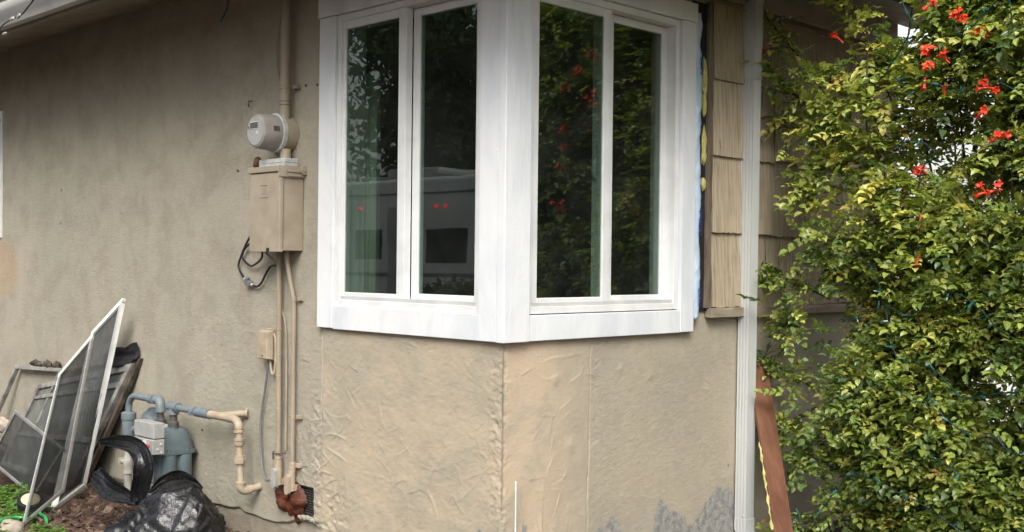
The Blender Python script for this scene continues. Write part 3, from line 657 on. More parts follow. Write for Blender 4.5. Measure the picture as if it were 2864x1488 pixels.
MB().box(-1.361, -1.357, -0.10, -0.02, 1.818, 1.826).box(-1.361, -1.357, -0.10, -0.02, 1.838, 1.846).box(-1.361, -1.356, -0.14, -0.11, 1.815, 1.855).build('hasp', BEIGE, bp, bev=0.001)
MB().lathe((-1.352, -0.012, 1.85), (1, 0, 0), [(-0.006, 0.022), (0.002, 0.022), (0.003, 0.009), (0.006, 0.009)], 16).build('lug', BEIGE, bp, smooth=True)
MB().box(-1.585, -1.368, -0.115, -0.04, 1.867, 1.905).box(-1.587, -1.366, -0.117, -0.04, 1.884, 1.888).build('hub', GALV, bp, bev=0.002)
ko = MB()
for yy in (-0.05, -0.085): ko.lathe((-1.3725, yy, 1.495), (1, 0, 0), [(0, 0.015), (0.0018, 0.015), (0.0019, 0.012), (0.0025, 0.012)], 18)
ko.build('knockout', BEIGE, bp)
nest = blob('mud_nest', (-1.615, -0.10, 1.893), (0.020, 0.022, 0.030), varied('dried_mud', (0.16, 0.10, 0.06), 0.5, 30, 0.95, 0.1, bump=1), None, 3, 3, 0.6, 2.6, (-1.615, -0.10, 1.866)); tag(nest, 'dried brown mud lump on the corner of the breaker box', 'nest')

def lb_fitting(parent, x, y, z0, z1, r, cmat):
    MB().tube([(x, y, z0+0.02), (x, y, z1)], r*1.45, 16).box(x-r*1.3, x+r*1.3, y-0.004, 0.0, z0+0.02, z0+0.05).build('fitting', PIPEBEIGE, parent, smooth=True)
    n = 18; sx = r*1.25; sz = (z1-z0)*0.42; zc = (z0+z1)/2-0.005; yc = y-r*1.45
    prof = [(sx*math.cos(a)*1.0, (sz-sx)*(1 if math.sin(a) > 0 else -1)+sx*math.sin(a)) for a in [2*math.pi*(i+.5)/n for i in range(n)]]
    MB().prism([(x+a, yc-0.013, zc+b) for a, b in prof], [(x+a, yc+0.006, zc+b) for a, b in prof]).build('fitting_cover', cmat, parent, bev=0.002)
c1 = thing('electrical_conduit', 'straight beige conduit below the breaker box, left of the pair', 'conduit', (-1.515, -0.035, 0.3), 'conduits below the breaker box')
MB().tube([(-1.524, -0.035, 1.465), (-1.518, -0.035, 1.1), (-1.512, -0.035, 0.38)], 0.0135, 14).build('pipe', CONDUIT, c1, smooth=True)
for z in (1.083, 0.96, 0.86, 0.70, 0.565, 0.536): MB().lathe((-1.5155, -0.035, z), (0, 0, 1), [(0, 0.0152), (0.004, 0.0152)], 14).build('band', PIPEBEIGE, c1, smooth=True)
MB().lathe((-1.512, -0.035, 0.425), (0, 0, 1), [(0, 0.0185), (0.02, 0.0185), (0.0201, 0.0165), (0.03, 0.0165), (0.0301, 0.0185), (0.04, 0.0185)], 14).build('coupling', PIPEBEIGE, c1, smooth=True)
MB().tube(spline([(-1.56, -0.03, 0.487), (-1.535, -0.05, 0.485), (-1.52, -0.052, 0.482), (-1.50, -0.05, 0.483), (-1.47, -0.02, 0.485)], 4), 0.003, 6).tube([(-1.535, -0.05, 0.487), (-1.533, -0.05, 0.45)], 0.005, 6).build('ground_clamp', IRON, c1, smooth=True)
lb_fitting(c1, -1.512, -0.035, 0.31, 0.425, 0.0135, INDEXW)
c2 = thing('electrical_conduit', 'kinked thinner beige conduit below the breaker box, right of the pair', 'conduit', (-1.41, -0.03, 0.3), 'conduits below the breaker box')
MB().tube(spline([(-1.446, -0.045, 1.465), (-1.444, -0.042, 1.41), (-1.430, -0.035, 1.33), (-1.410, -0.03, 1.25), (-1.404, -0.028, 1.19), (-1.404, -0.028, 0.9), (-1.404, -0.028, 0.38)], 6), 0.0115, 14).build('pipe', CONDUIT, c2, smooth=True)
for z in (1.226, 0.66): MB().lathe((-1.404, -0.028, z), (0, 0, 1), [(0, 0.0145), (0.005, 0.0145), (0.0051, 0.0125), (0.011, 0.0125), (0.0111, 0.0145), (0.017, 0.0145)], 14).box(-1.392, -1.362, -0.016, -0.001, z+0.001, z+0.016).build('strap', PIPEBEIGE, c2, smooth=True)
MB().lathe((-1.404, -0.028, 0.41), (0, 0, 1), [(0, 0.017), (0.02, 0.017), (0.0201, 0.015), (0.03, 0.015), (0.0301, 0.017), (0.042, 0.017)], 14).box(-1.392, -1.36, -0.02, -0.001, 0.428, 0.446).build('coupling', PIPEBEIGE, c2, smooth=True)
lb_fitting(c2, -1.404, -0.032, 0.295, 0.41, 0.0130, PIPEBEIGE)

cb = thing('coaxial_cable', 'black coaxial cable looping out from the left of the breaker box', 'cable', (-1.80, -0.03, 1.3))
MB().tube(spline([(-1.66, -0.05, 1.585), (-1.74, -0.04, 1.565), (-1.82, -0.03, 1.51), (-1.89, -0.02, 1.44), (-1.915, -0.02, 1.385), (-1.87, -0.02, 1.335), (-1.845, -0.022, 1.318)], 8), 0.0058, 8).tube(spline([(-1.785, -0.022, 1.295), (-1.74, -0.022, 1.287), (-1.70, -0.022, 1.305), (-1.645, -0.025, 1.362), (-1.60, -0.03, 1.39), (-1.555, -0.03, 1.395)], 8), 0.0058, 8).build('cable_run', BLACK, cb, smooth=True)
MB().tube(spline([(-1.64, -0.06, 1.545), (-1.75, -0.04, 1.515), (-1.85, -0.025, 1.475), (-1.87, -0.025, 1.43), (-1.80, -0.025, 1.392), (-1.74, -0.03, 1.40), (-1.67, -0.04, 1.43), (-1.635, -0.06, 1.47)], 8), 0.0055, 8).build('cable_run', BLACK, cb, smooth=True)
MB().obox((-1.815, -0.024, 1.306), (1, 0, -0.45), (0, 1, 0), (0.45, 0, 1), 0.026, 0.011, 0.014).obox((-1.812, -0.03, 1.325), (1, 0, -0.45), (0, 1, 0), (0.45, 0, 1), 0.010, 0.008, 0.009).build('splitter', GREYPLASTIC, cb, bev=0.003)
for p_, q_ in (((-1.856, -0.021, 1.325), (-1.835, -0.022, 1.315)), ((-1.795, -0.022, 1.298), (-1.775, -0.022, 1.291)), ((-1.675, -0.05, 1.588), (-1.655, -0.05, 1.6))): MB().tube([p_, q_], 0.0075, 8).build('connector', GALV, cb, smooth=True)
o = MB().tube(spline([(-1.59, -0.08, 1.465), (-1.57, -0.05, 1.43), (-1.545, -0.035, 1.40), (-1.532, -0.025, 1.38), (-1.528, -0.020, 1.2), (-1.49, -0.012, 1.05), (-1.485, -0.012, 0.5)], 6), 0.005, 6).build('thin_cable', BEIGE, smooth=True); tag(o, 'thin tan cable slipping behind the two conduits under the breaker box', 'cable')

ph = thing('telephone_box', 'small beige phone junction box beside the lower conduits', 'junction box', (-1.625, 0, 0.93))
MB().box(-1.655, -1.590, -0.022, -0.001, 0.925, 1.082).build('back_box', BEIGE, ph, bev=0.003)
cvr = MB().prism([(-1.672, -0.024, 0.929), (-1.580, -0.024, 0.929), (-1.580, -0.024, 1.075), (-1.672, -0.024, 1.075)], [(-1.666, -0.062, 0.935), (-1.586, -0.062, 0.935), (-1.586, -0.062, 1.069), (-1.666, -0.062, 1.069)]).build('cover', PIPEBEIGE, ph, bev=0.005)
MB().lathe((-1.622, -0.0612, 0.951), d, [(0, 0.006), (0.002, 0.005)], 10).build('lock', BLACK, cvr)
pc = MB().tube(spline([(-1.615, -0.03, 0.93), (-1.625, -0.028, 0.88), (-1.655, -0.022, 0.78), (-1.69, -0.018, 0.66), (-1.70, -0.018, 0.56), (-1.69, -0.02, 0.46), (-1.66, -0.03, 0.39), (-1.60, -0.05, 0.345), (-1.56, -0.055, 0.345)], 8), 0.0058, 8).build('telephone_cable', GREYPLASTIC, smooth=True); tag(pc, 'grey cable dropping from the phone box to the conduit fitting', 'cable')
MB().tube(spline([(-1.588, -0.02, 1.06), (-1.568, -0.022, 1.03), (-1.566, -0.022, 0.92), (-1.575, -0.024, 0.865), (-1.592, -0.026, 0.868), (-1.605, -0.028, 0.93)], 6), 0.006, 8).build('cable_loop', PIPEBEIGE, ph, smooth=True)

# rusty orange foam around the conduit fittings
def foam():
    nn = 70; th = np.linspace(0, 2*np.pi, nn, endpoint=False); V = [(-1.452, -0.042, 0.275)]; Fm = []
    K = 12
    for k in range(1, K+1):
        t = k/K
        rad = 0.128*(1+0.22*fbm(np.cos(th)*4+9, np.sin(th)*4+4, 90, 5)); rx = rad*t*0.98; rz = rad*t*0.66
        xx = -1.452+np.cos(th)*rx; zz = 0.272+np.sin(th)*rz - 0.05*np.exp(-((xx+1.395)/0.022)**2)*(np.sin(th) < 0)*t
        hh = -0.032*(1-t**2.5) - 0.034*fbm(xx*22, zz*22, 95, 4)*(1-t**4) + 0.004*t
        V += list(zip(xx, np.minimum(hh, 0.006)-0.006*(t < 1), zz))
    Fm = [(0, 1+i, 1+(i+1) % nn) for i in range(nn)]
    for k in range(K-1):
        a = 1+k*nn; b = a+nn
        Fm += [(a+i, b+i, b+(i+1) % nn, a+(i+1) % nn) for i in range(nn)]
    return mesh_obj('spray_foam', V, Fm, RUST, None, True, (-1.425, 0, 0.2))
tag(foam(), 'rusty orange foam lump packed around the conduit ends at the vent', 'foam')
mt = MB(); rr = random.Random(4)
for i in range(9): mt.obox((-1.36+i*0.016+rr.uniform(-.004, .004), -0.008, 0.197+rr.uniform(-.006, .006)), (1, rr.uniform(-.3, .3), rr.uniform(-.4, .4)), (0, 1, 0), (0, 0, 1), 0.014, 0.008, 0.007)
mt.build('mortar_crumb', STUCCO, H, bev=0.003)

# ------------------------------------------------------------------ gas meter
gm = thing('gas_meter', 'grey gas meter with white index box against the wall behind the bag', 'gas meter', (-2.435, -0.13, 0.1))
def rrect(cx, cy, hx, hy, r, n=5):
    out = []
    for (sx, sy, a0) in ((1, 1, 0), (-1, 1, 90), (-1, -1, 180), (1, -1, 270)):
        for i in range(n+1):
            a = R(a0+90*i/n); out.append((cx+sx*(hx-r)+r*math.cos(a), cy+sy*(hy-r)+r*math.sin(a)))
    return out
def loft(mb, secs):
    n = len(secs[0][1]); V = [(x, y, z) for z, s in secs for x, y in s]
    Fl = [(i*n+q, i*n+(q+1) % n, (i+1)*n+(q+1) % n, (i+1)*n+q) for i in range(len(secs)-1) for q in range(n)]
    Fl += [tuple(range(n))[::-1], tuple(range((len(secs)-1)*n, len(secs)*n))]
    return mb.add(V, Fl)
gx, gy = -2.435, -0.130
def sec(hx, hy, r): return rrect(gx, gy, hx, hy, r)
body = MB(); loft(body, [(0.12, sec(0.10, 0.085, 0.04)), (0.14, sec(0.112, 0.095, 0.045)), (0.385, sec(0.118, 0.098, 0.045))])
for yy in (-0.045, 0.045): body.tube([(gx+0.106, gy+yy, 0.135), (gx+0.108, gy+yy, 0.384)], 0.040, 16)
body.build('lower_case', GASGREY, gm, smooth=True)
loft(MB(), [(0.386, sec(0.138, 0.118, 0.05)), (0.398, sec(0.140, 0.120, 0.05)), (0.405, sec(0.139, 0.119, 0.05))]).build('flange', GASGREY, gm, smooth=True)
top = MB(); loft(top, [(0.406, sec(0.128, 0.108, 0.05)), (0.43, sec(0.124, 0.104, 0.05)), (0.49, sec(0.112, 0.092, 0.045)), (0.512, sec(0.100, 0.080, 0.045)), (0.522, sec(0.080, 0.060, 0.04))]); top.build('upper_case', GASGREY, gm, smooth=True)
for (a, b) in ((0.132, -0.06), (0.132, 0.05), (0.07, -0.112), (-0.07, -0.112)): MB().lathe((gx+a, gy+b, 0.398), (0, 0, 1), [(0, 0.011), (0.012, 0.011), (0.0121, 0.006), (0.02, 0.006)], 8).build('bolt', GASGREY, gm)
for x in (-2.505, -2.365):
    MB().tube([(x, gy, 0.515), (x, gy, 0.545)], 0.026, 16).build('spud', GASGREY, gm, smooth=True)
    MB().lathe((x, gy, 0.530), (0, 0, 1), [(0, 0.030), (0.022, 0.030), (0.026, 0.026)], 8).build('union_nut', IRON, gm)
MB().lathe((-2.435, gy-0.02, 0.522), (0, 0, 1), [(0, 0.03), (0.008, 0.028), (0.010, 0.02)], 18).build('cap', GALV, gm, smooth=True)
ix = MB().box(-2.485, -2.270, -0.292, -0.230, 0.486, 0.566).prism([(-2.485, -0.30, 0.405), (-2.270, -0.30, 0.405), (-2.270, -0.23, 0.400), (-2.485, -0.23, 0.400)], [(-2.485, -0.318, 0.478), (-2.270, -0.30, 0.482), (-2.270, -0.23, 0.482), (-2.485, -0.23, 0.482)]).build('index_box', INDEXW, gm, bev=0.004)
MB().box(-2.475, -2.34, -0.3245, -0.321, 0.415, 0.455).build('dial_window', GREYPLASTIC, ix)
fx = MB()
for i in range(4): fx.lathe((-2.455+i*0.03, -0.3245, 0.438), d, [(0, 0.011), (0.002, 0.010)], 14)
fx.build('dial', FACE, ix)
MB().box(-2.318, -2.298, -0.325, -0.30, 0.438, 0.456).build('seal', RED, ix, bev=0.003)
MB().box(-2.335, -2.328, -0.326, -0.30, 0.405, 0.475).build('clip', VINYL, ix, bev=0.002)
sc_ = MB()
for (yy, zz) in ((-0.25, 0.455), (-0.27, 0.43), (-0.25, 0.412)): sc_.lathe((-2.271, yy, zz), (1, 0, 0), [(0, 0.008), (0.006, 0.006)], 10)
sc_.build('screw', GALV, ix, smooth=True)
MB().box(-2.50, -2.38, -0.2325, -0.2285, 0.20, 0.375).build('label_plate', GREYPLASTIC, gm)
lm = MB()
for k in range(6): lm.box(-2.49, -2.40+0.01*(k % 3), -0.2345, -0.2326, 0.34-k*0.024, 0.348-k*0.024)
lm.build('label_print', INDEXW, gm)
# inlet: riser, valve, regulator, bend
rx, ry = -2.835, -0.148
MB().tube([(rx, ry, 0.03), (rx, ry, 0.23)], 0.021, 14).build('riser_pipe', TAN, gm, smooth=True)
MB().lathe((rx, ry, 0.215), (0, 0, 1), [(0, 0.028), (0.02, 0.028), (0.03, 0.024), (0.05, 0.030), (0.085, 0.026), (0.10, 0.020), (0.16, 0.019)], 14).tube([(rx-0.06, ry-0.01, 0.278), (rx, ry-0.01, 0.278)], 0.014, 10).obox((rx-0.062, ry-0.01, 0.278), (1, 0, 0), (0, 1, 0), (0, 0, 1), 0.010, 0.018, 0.018).build('shutoff_valve', TAN, gm, smooth=True)
MB().lathe((rx, ry, 0.37), (0, 0, 1), [(0, 0.02), (0.02, 0.034), (0.10, 0.036), (0.15, 0.036), (0.1501, 0.041), (0.185, 0.041), (0.19, 0.034)], 18).build('insulator_coupling', PIPEGREY, gm, smooth=True)
MB().tube(spline([(rx, ry, 0.53), (rx, ry, 0.575), (rx+0.008, ry, 0.615), (rx+0.045, ry, 0.648), (rx+0.10, ry, 0.656), (rx+0.20, ry, 0.656), (rx+0.27, ry, 0.656)], 6), 0.0185, 16).build('inlet_bend', PIPEGREY, gm, smooth=True)
el = MB().tube([(-2.585, ry, 0.656), (-2.545, ry, 0.656)], 0.026, 16).tube(spline([(-2.575, ry, 0.656), (-2.535, gy, 0.655), (-2.512, gy, 0.64), (-2.505, gy, 0.61), (-2.505, gy, 0.597)], 5), 0.026, 16).lathe((-2.505, gy, 0.592), (0, 0, 1), [(0, 0.029), (0.012, 0.029)], 16)
el.build('elbow', PIPEGREY, gm, smooth=True)
MB().tube([(-2.505, gy, 0.55), (-2.505, gy, 0.596)], 0.0185, 14).build('nipple', IRON, gm, smooth=True)
rg = MB().lathe((-2.70, -0.05, 0.50), (0.15, -1, 0), [(0, 0.06), (0.002, 0.088), (0.012, 0.095), (0.022, 0.095), (0.024, 0.085), (0.05, 0.080), (0.058, 0.055), (0.075, 0.045), (0.08, 0.02)], 32).tube([(-2.70, -0.08, 0.50), (-2.82, -0.14, 0.46)], 0.02, 12)
rg.build('regulator', PIPEGREY, gm, smooth=True)

gp = thing('gas_pipe', 'gas pipe painted grey then beige from the meter outlet to the wall', 'pipe', (-1.75, -0.10, 0.29))
MB().tube([(-2.365, gy, 0.55), (-2.365, gy, 0.60)], 0.0205, 14).build('nipple', IRON, gp, smooth=True)
MB().lathe((-2.365, gy, 0.592), (0, 0, 1), [(0, 0.029), (0.014, 0.029), (0.015, 0.025), (0.04, 0.025)], 16).tube([(-2.405, gy-0.002, 0.634), (-2.315, gy+0.002, 0.633)], 0.026, 16).lathe((-2.402, gy-0.002, 0.634), (-1, 0, 0), [(0, 0.0255), (0.008, 0.022), (0.012, 0.012)], 16).build('tee', PIPEGREY, gp, smooth=True)
MB().tube([(-2.33, gy, 0.633), (-2.10, -0.122, 0.628)], 0.0175, 14).build('pipe', PIPEGREY, gp, smooth=True)
MB().tube([(-2.16, -0.124, 0.629), (-2.145, -0.123, 0.6288)], 0.026, 8).tube([(-2.13, -0.122, 0.6285), (-2.01, -0.117, 0.6275)], 0.0255, 16).obox((-2.162, -0.128, 0.621), (1, 0, 0), (0, 1, 0), (0, 0, 1), 0.012, 0.026, 0.010).build('union', PIPEGREY, gp, smooth=True)
MB().tube([(-2.02, -0.118, 0.6275), (-1.95, -0.114, 0.627)], 0.021, 14).tube([(-1.96, -0.114, 0.627), (-1.90, -0.05, 0.632), (-1.845, 0.0, 0.640)], 0.0165, 14).tube(spline([(-1.96, -0.114, 0.627), (-1.82, -0.106, 0.624), (-1.785, -0.104, 0.618), (-1.765, -0.102, 0.598), (-1.763, -0.102, 0.58)], 5), 0.0205, 14).build('tee', PIPEBEIGE, gp, smooth=True)
MB().lathe((-1.845, 0.002, 0.640), (-0.6, -0.6, 0), [(0, 0.024), (0.01, 0.023)], 14).build('wall_flange', PIPEBEIGE, gp, smooth=True)
MB().tube([(-1.763, -0.102, 0.60), (-1.755, -0.101, 0.45), (-1.742, -0.10, 0.30)], 0.0165, 14).build('pipe', PIPEBEIGE, gp, smooth=True)
MB().lathe((-1.763, -0.102, 0.562), (0, 0, 1), [(0, 0.0255), (0.012, 0.0255)], 14).lathe((-1.758, -0.102, 0.495), (0, 0, 1), [(0, 0.022), (0.008, 0.026), (0.020, 0.026), (0.0201, 0.021), (0.026, 0.021), (0.0261, 0.026), (0.038, 0.026)], 14).lathe((-1.753, -0.101, 0.398), (0, 0, 1), [(0, 0.021), (0.012, 0.024), (0.0121, 0.030), (0.034, 0.030), (0.0341, 0.025), (0.05, 0.025)], 8).build('coupling', PIPEBEIGE, gp, smooth=True)
MB().tube(spline([(-1.742, -0.10, 0.315), (-1.741, -0.10, 0.295), (-1.739, -0.092, 0.280), (-1.735, -0.075, 0.275), (-1.73, -0.05, 0.278)], 5), 0.0235, 14).tube([(-1.73, -0.055, 0.278), (-1.722, 0.0, 0.287)], 0.018, 14).lathe((-1.742, -0.10, 0.308), (0, 0, 1), [(0, 0.0265), (0.01, 0.0265)], 14).build('elbow', PIPEBEIGE, gp, smooth=True)

# ------------------------------------------------------------------ downspout
ds = thing('downspout', 'pale grey fluted metal downspout on the shingled side of the house', 'downspout', (0.045, 1.62, 0.15))
def ds_section(w, dpt, off=0.0):   # profile around a rectangular corrugated tube, x from wall, y along it
    pts = []
    def side(p, q, n, amp, nx, ny):
        for i in range(n):
            t = i/n; a = amp*(0.5-0.5*math.cos(2*math.pi*t*4)) if amp else 0
            pts.append((p[0]+(q[0]-p[0])*t - nx*a, p[1]+(q[1]-p[1])*t - ny*a))
    x0, x1, y0, y1 = 0.012-off, 0.012+dpt+off, -w/2-off, w/2+off
    am = 0 if off else 0.0018
    side((x0, y0), (x1, y0), 32, am, 0, -1); side((x1, y0), (x1, y1), 24, am*0.5, 1, 0); side((x1, y1), (x0, y1), 32, am, 0, 1); side((x0, y1), (x0, y0), 2, 0, -1, 0)
    return pts
def ds_tube(zs_, off=0.0, cy=lambda z: 1.636+0.022*(z-0.2)/2.2):
    secs = []; base = ds_section(0.062, 0.068, off)
    for z in zs_: secs.append((z, [(x, y+cy(z)) for x, y in base]))
    return loft(MB(), secs)
ds_tube([0.175, 0.8, 1.4, 2.0, 2.50]).build('pipe', DOWNSP, ds, smooth=True)
ds_tube([2.335, 2.338, 2.39, 2.393], 0.003).build('coupling', DOWNSP, ds, smooth=True)
# lower elbow and upper elbow
base = ds_section(0.066, 0.072)
def ds_path(pts):
    secs = []; 
    V = []; n = len(base)
    for (ox, z, a) in pts:     # tilt a about y
        for x, y in base:
            V.append((ox+(x-0.046)*math.cos(a)+0.046, y+1.636+0.022*(z-0.2)/2.2, z+(x-0.046)*math.sin(a)))
    Fl = [(i*n+q, i*n+(q+1) % n, (i+1)*n+(q+1) % n, (i+1)*n+q) for i in range(len(pts)-1) for q in range(n)] + [tuple(range(n))[::-1], tuple(range((len(pts)-1)*n, len(pts)*n))]
    return MB().add(V, Fl)
ds_path([(0.0, 0.175, 0), (0.0, 0.12, 0), (0.01, 0.09, -0.35), (0.06, 0.05, -0.9), (0.14, 0.025, -1.2)][::-1]).build('elbow', DOWNSP, ds, smooth=True)
ds_path([(0.0, 2.49, 0), (0.0, 2.70, 0), (0.008, 2.725, 0.3), (0.04, 2.755, 0.8), (0.30, 2.81, 1.3), (0.56, 2.83, 1.35)]).build('elbow', DOWNSP, ds, smooth=True)
MB().lathe((0.06, 1.604, 0.19), (0, -1, 0), [(0, 0.006), (0.003, 0.005)], 10).build('screw', GALV, ds)

# ------------------------------------------------------------------ leaning screens and old frames
def frame(name, label, cat, TL, TR, BR, BL, w, t, fm, panel=None, pn='insect_screen', bars=(), group=None, corner_w=None):
    TL, TR, BR, BL = (Vector(p) for p in (TL, TR, BR, BL)); o_ = thing(name, label, cat, (BL+BR)/2, group)
    n = (TR-TL).cross(BL-TL).normalized()
    if n.dot(Vector((1, -1, 0.2))) < 0: n = -n
    W = ((TR-TL).length+(BR-BL).length)/2; Hh = ((TL-BL).length+(TR-BR).length)/2
    def Q(u, v): return (TL*(1-u)+TR*u)*(1-v)+(BL*(1-u)+BR*u)*v
    a, b = w/W, w/Hh
    def bar(nm, c4, m_=fm, th=t):
        MB().prism([p - n*th/2 for p in c4], [p + n*th/2 for p in c4]).build(nm, m_, o_, bev=min(0.003, th*0.2))
    bar('rail', [Q(0, 0), Q(1, 0), Q(1, b), Q(0, b)]); bar('rail', [Q(0, 1-b), Q(1, 1-b), Q(1, 1), Q(0, 1)])
    bar('stile', [Q(0, b), Q(a, b), Q(a, 1-b), Q(0, 1-b)]); bar('stile', [Q(1-a, b), Q(1, b), Q(1, 1-b), Q(1-a, 1-b)])
    for v in bars: bar('crossbar', [Q(a, v-b*0.4), Q(1-a, v-b*0.4), Q(1-a, v+b*0.4), Q(a, v+b*0.4)], th=t*0.8)
    if panel:
        nn = 8; V = [Q(a*0.6+(1-1.2*a)*i/nn, b*0.6+(1-1.2*b)*j/nn) for j in range(nn+1) for i in range(nn+1)]
        mesh_obj(pn, V, [(j*(nn+1)+i, j*(nn+1)+i+1, (j+1)*(nn+1)+i+1, (j+1)*(nn+1)+i) for j in range(nn) for i in range(nn)], panel, o_)
    return o_

SCG = 'white framed screens leaning on the wall'
frame('window_screen', 'white framed screen reaching highest up the wall, behind the other white screen', 'window screen', (-3.287, -0.15, 0.982), (-2.999, -0.10, 1.192), (-3.279, -0.20, 0.08), (-3.034, -0.493, 0.02), 0.030, 0.026, SCREENW, INSECT, group=SCG)
frame('window_screen', 'white framed screen in front of the tallest one, its foot beside the black lamp', 'window screen', (-2.758, -0.58, 0.806), (-2.686, -0.42, 1.03), (-2.935, -0.467, 0.14), (-2.757, -0.769, 0.02), 0.030, 0.026, SCREENW, INSECT, group=SCG)
frame('salvaged_window', 'large old aluminium window with dirty glass behind the white screens', 'old window', (-4.284, -0.05, 0.582), (-3.013, -0.03, 0.812), (-3.445, -0.20, 0.03), (-4.589, -0.17, 0.03), 0.045, 0.03, OLDALU, DIRTYG, 'dirty_glass', bars=(0.16, 0.60))
frame('wood_frame', 'rotten dark wooden frame behind the old aluminium window', 'wooden frame', (-3.95, -0.012, 0.70), (-2.955, -0.006, 0.845), (-3.42, -0.15, 0.02), (-4.35, -0.15, 0.02), 0.085, 0.03, DARKWOOD, PAPER, 'tar_paper')
o = frame('empty_frame', 'bare grey aluminium frame at the far left with mortar crumbs on top', 'frame', (-4.701, -0.03, 0.681), (-3.961, -0.03, 0.715), (-4.30, -0.13, 0.118), (-5.032, -0.13, 0.118), 0.030, 0.03, OLDALU)
for i, (x, z) in enumerate(((-4.40, 0.715), (-4.20, 0.722), (-4.07, 0.728))):
    tag(blob('mortar_crumb', (x, -0.03, z), (0.07-0.02*i, 0.018, 0.026), DARKWOOD, None, i+20, 3, 0.9, 2.2, (x, -0.03, z-0.02)), ['largest dark mortar crumb on the far left frame', 'middle dark mortar crumb on the far left frame', 'dark mortar crumb on the frame nearest the white screens'][i], 'rubble', 'mortar crumbs on the far left frame')
frame('window_screen', 'small grey framed screen standing on one corner in front of the old aluminium window', 'window screen', (-3.786, -0.40, 0.496), (-3.094, -0.40, 0.348), (-3.501, -0.40, 0.01), (-4.19, -0.40, 0.14), 0.026, 0.012, SCREENG, INSECT)
# crumpled tar paper on top of the wooden frame
def sheet(name, C, mat, parent, width, curl, loc, th=0.003, seed=0, n=40, mcol=14, wr=0.02, pleat=0.0):
    P = spline(C, max(2, n//(len(C)-1))); V = []; k = len(P)
    for i, p in enumerate(P):
        t = (P[min(i+1, k-1)]-P[max(i-1, 0)]).normalized(); sdir = t.cross(Vector((0.71, -0.71, 0.15))).normalized(); nrm = t.cross(sdir)
        s_ = i/(k-1); w = np.interp(s_, np.linspace(0, 1, len(width)), width)
        for j in range(mcol):
            q = 2*j/(mcol-1)-1
            f1 = 1.2*wr*float(fbm(np.array(q*1.1+seed), np.array(s_*2.0+3), 110+seed, 3)); f2 = 0.3*wr*(1-abs(float(fbm(np.array(q*2.0+seed), np.array(s_*1.2+9), 120+seed, 2)))*2)
            V.append(p + sdir*(q*w*(1+0.12*f1/wr)) + nrm*(f1+f2-curl*w*q*q + (pleat*w*float(1-abs(fbm(np.array(q*3.3+seed*3), np.array(s_*1.1+4), 125+seed, 2))*2.2)**3 if pleat else 0)))
    Fs = [(i*mcol+j, i*mcol+j+1, (i+1)*mcol+j+1, (i+1)*mcol+j) for i in range(k-1) for j in range(mcol-1)]
    o = mesh_obj(name, [tuple(v) for v in V], Fs, mat, parent, True, loc); sd_ = o.modifiers.new('s', 'SOLIDIFY'); sd_.thickness = th
    return o
tp = sheet('tar_paper', [(-3.40, -0.03, 0.80), (-3.25, -0.04, 0.83), (-3.10, -0.03, 0.845), (-3.02, -0.03, 0.88), (-2.98, -0.02, 0.885)], PAPER, None, [0.03, 0.06, 0.045, 0.05], 0.3, (-3.2, -0.03, 0.8), seed=4, wr=0.02)
tag(tp, 'torn black tar paper curling over the top of the rotten wooden frame', 'tar paper')

# ------------------------------------------------------------------ black rubbish bag
bag = thing('garbage_bag', 'shiny black plastic rubbish bag slumped in front of the gas meter', 'bag', (-2.08, -0.40, 0))
def bag_body():
    n, mcol = 110, 180; ph_ = np.linspace(0, np.pi, n)[:, None]; th = np.linspace(0, 2*np.pi, mcol, endpoint=False)[None]
    l = np.array([.7071, .7071, 0]); dd = np.array([.7071, -.7071, 0]); cc = np.array([-2.02, -0.385, 0.0])
    ux = np.sin(ph_)*np.cos(th); uy = np.sin(ph_)*np.sin(th); uz = np.cos(ph_)+0*th
    a = np.sign(ux)*np.abs(ux)**0.92*0.335; b = np.sign(uy)*np.abs(uy)**0.92*0.27
    hgt = 0.35 - 0.17*sstep(-a, -0.06, 0.22) - 0.05*sstep(a, 0.22, 0.34)
    zz = np.where(uz > 0, np.abs(uz)**0.85*hgt, uz*0.02)
    nk = np.array([-0.14, 0.02])           # neck in (lateral, depth)
    an = np.arctan2(b-nk[1], a-nk[0]); ds_ = np.hypot(a-nk[0], b-nk[1])
    rb_ = np.random.default_rng(77); K = 58; nk_ = rb_.normal(size=(K, 3)); nk_ /= np.linalg.norm(nk_, axis=1)[:, None]; hk_ = rb_.uniform(0.83, 1.0, K)
    uu = np.stack([ux, uy, uz], 2); wv_ = 0.16*np.stack([fbm(ux*2+9, uy*2+uz*2, 141, 3), fbm(uy*2+4, uz*2+ux*2, 142, 3), fbm(uz*2+2, ux*2+uy*2, 143, 3)], 2); uw = uu+wv_
    dt = uw @ nk_.T; q = np.where(dt > 0.15, hk_/np.maximum(dt, 0.15), 9.0); fac = -np.log(np.exp(-q*38).sum(2))/38
    fac = np.clip(fac, 0.7, 1.08); a = a*fac; b = b*fac; zz = zz*fac
    r1 = (1-np.abs(fbm(an*2.4+20, ds_*2.0+5, 130, 3)))**7; r2 = (1-np.abs(fbm(ux*3.1+9, uz*3.1+uy*2+3, 133, 4)))**9
    dsp = 0.026*r1*np.exp(-ds_/0.4) + 0.016*r2 - 0.008
    zz = zz + dsp*np.clip(uz+0.25, 0, 1)
    a2 = a + ux*dsp*0.8; b2 = b + uy*dsp*0.8
    P = cc + a2[..., None]*l + b2[..., None]*dd + np.stack([0*zz, 0*zz, np.maximum(zz, -0.02)], 2)
    V = P.reshape(-1, 3); Fs = [(i*mcol+j, (i+1)*mcol+j, (i+1)*mcol+(j+1) % mcol, i*mcol+(j+1) % mcol) for i in range(n-1) for j in range(mcol)]
    return mesh_obj('bag_body', V, Fs, BAG, bag, True)
bag_body()
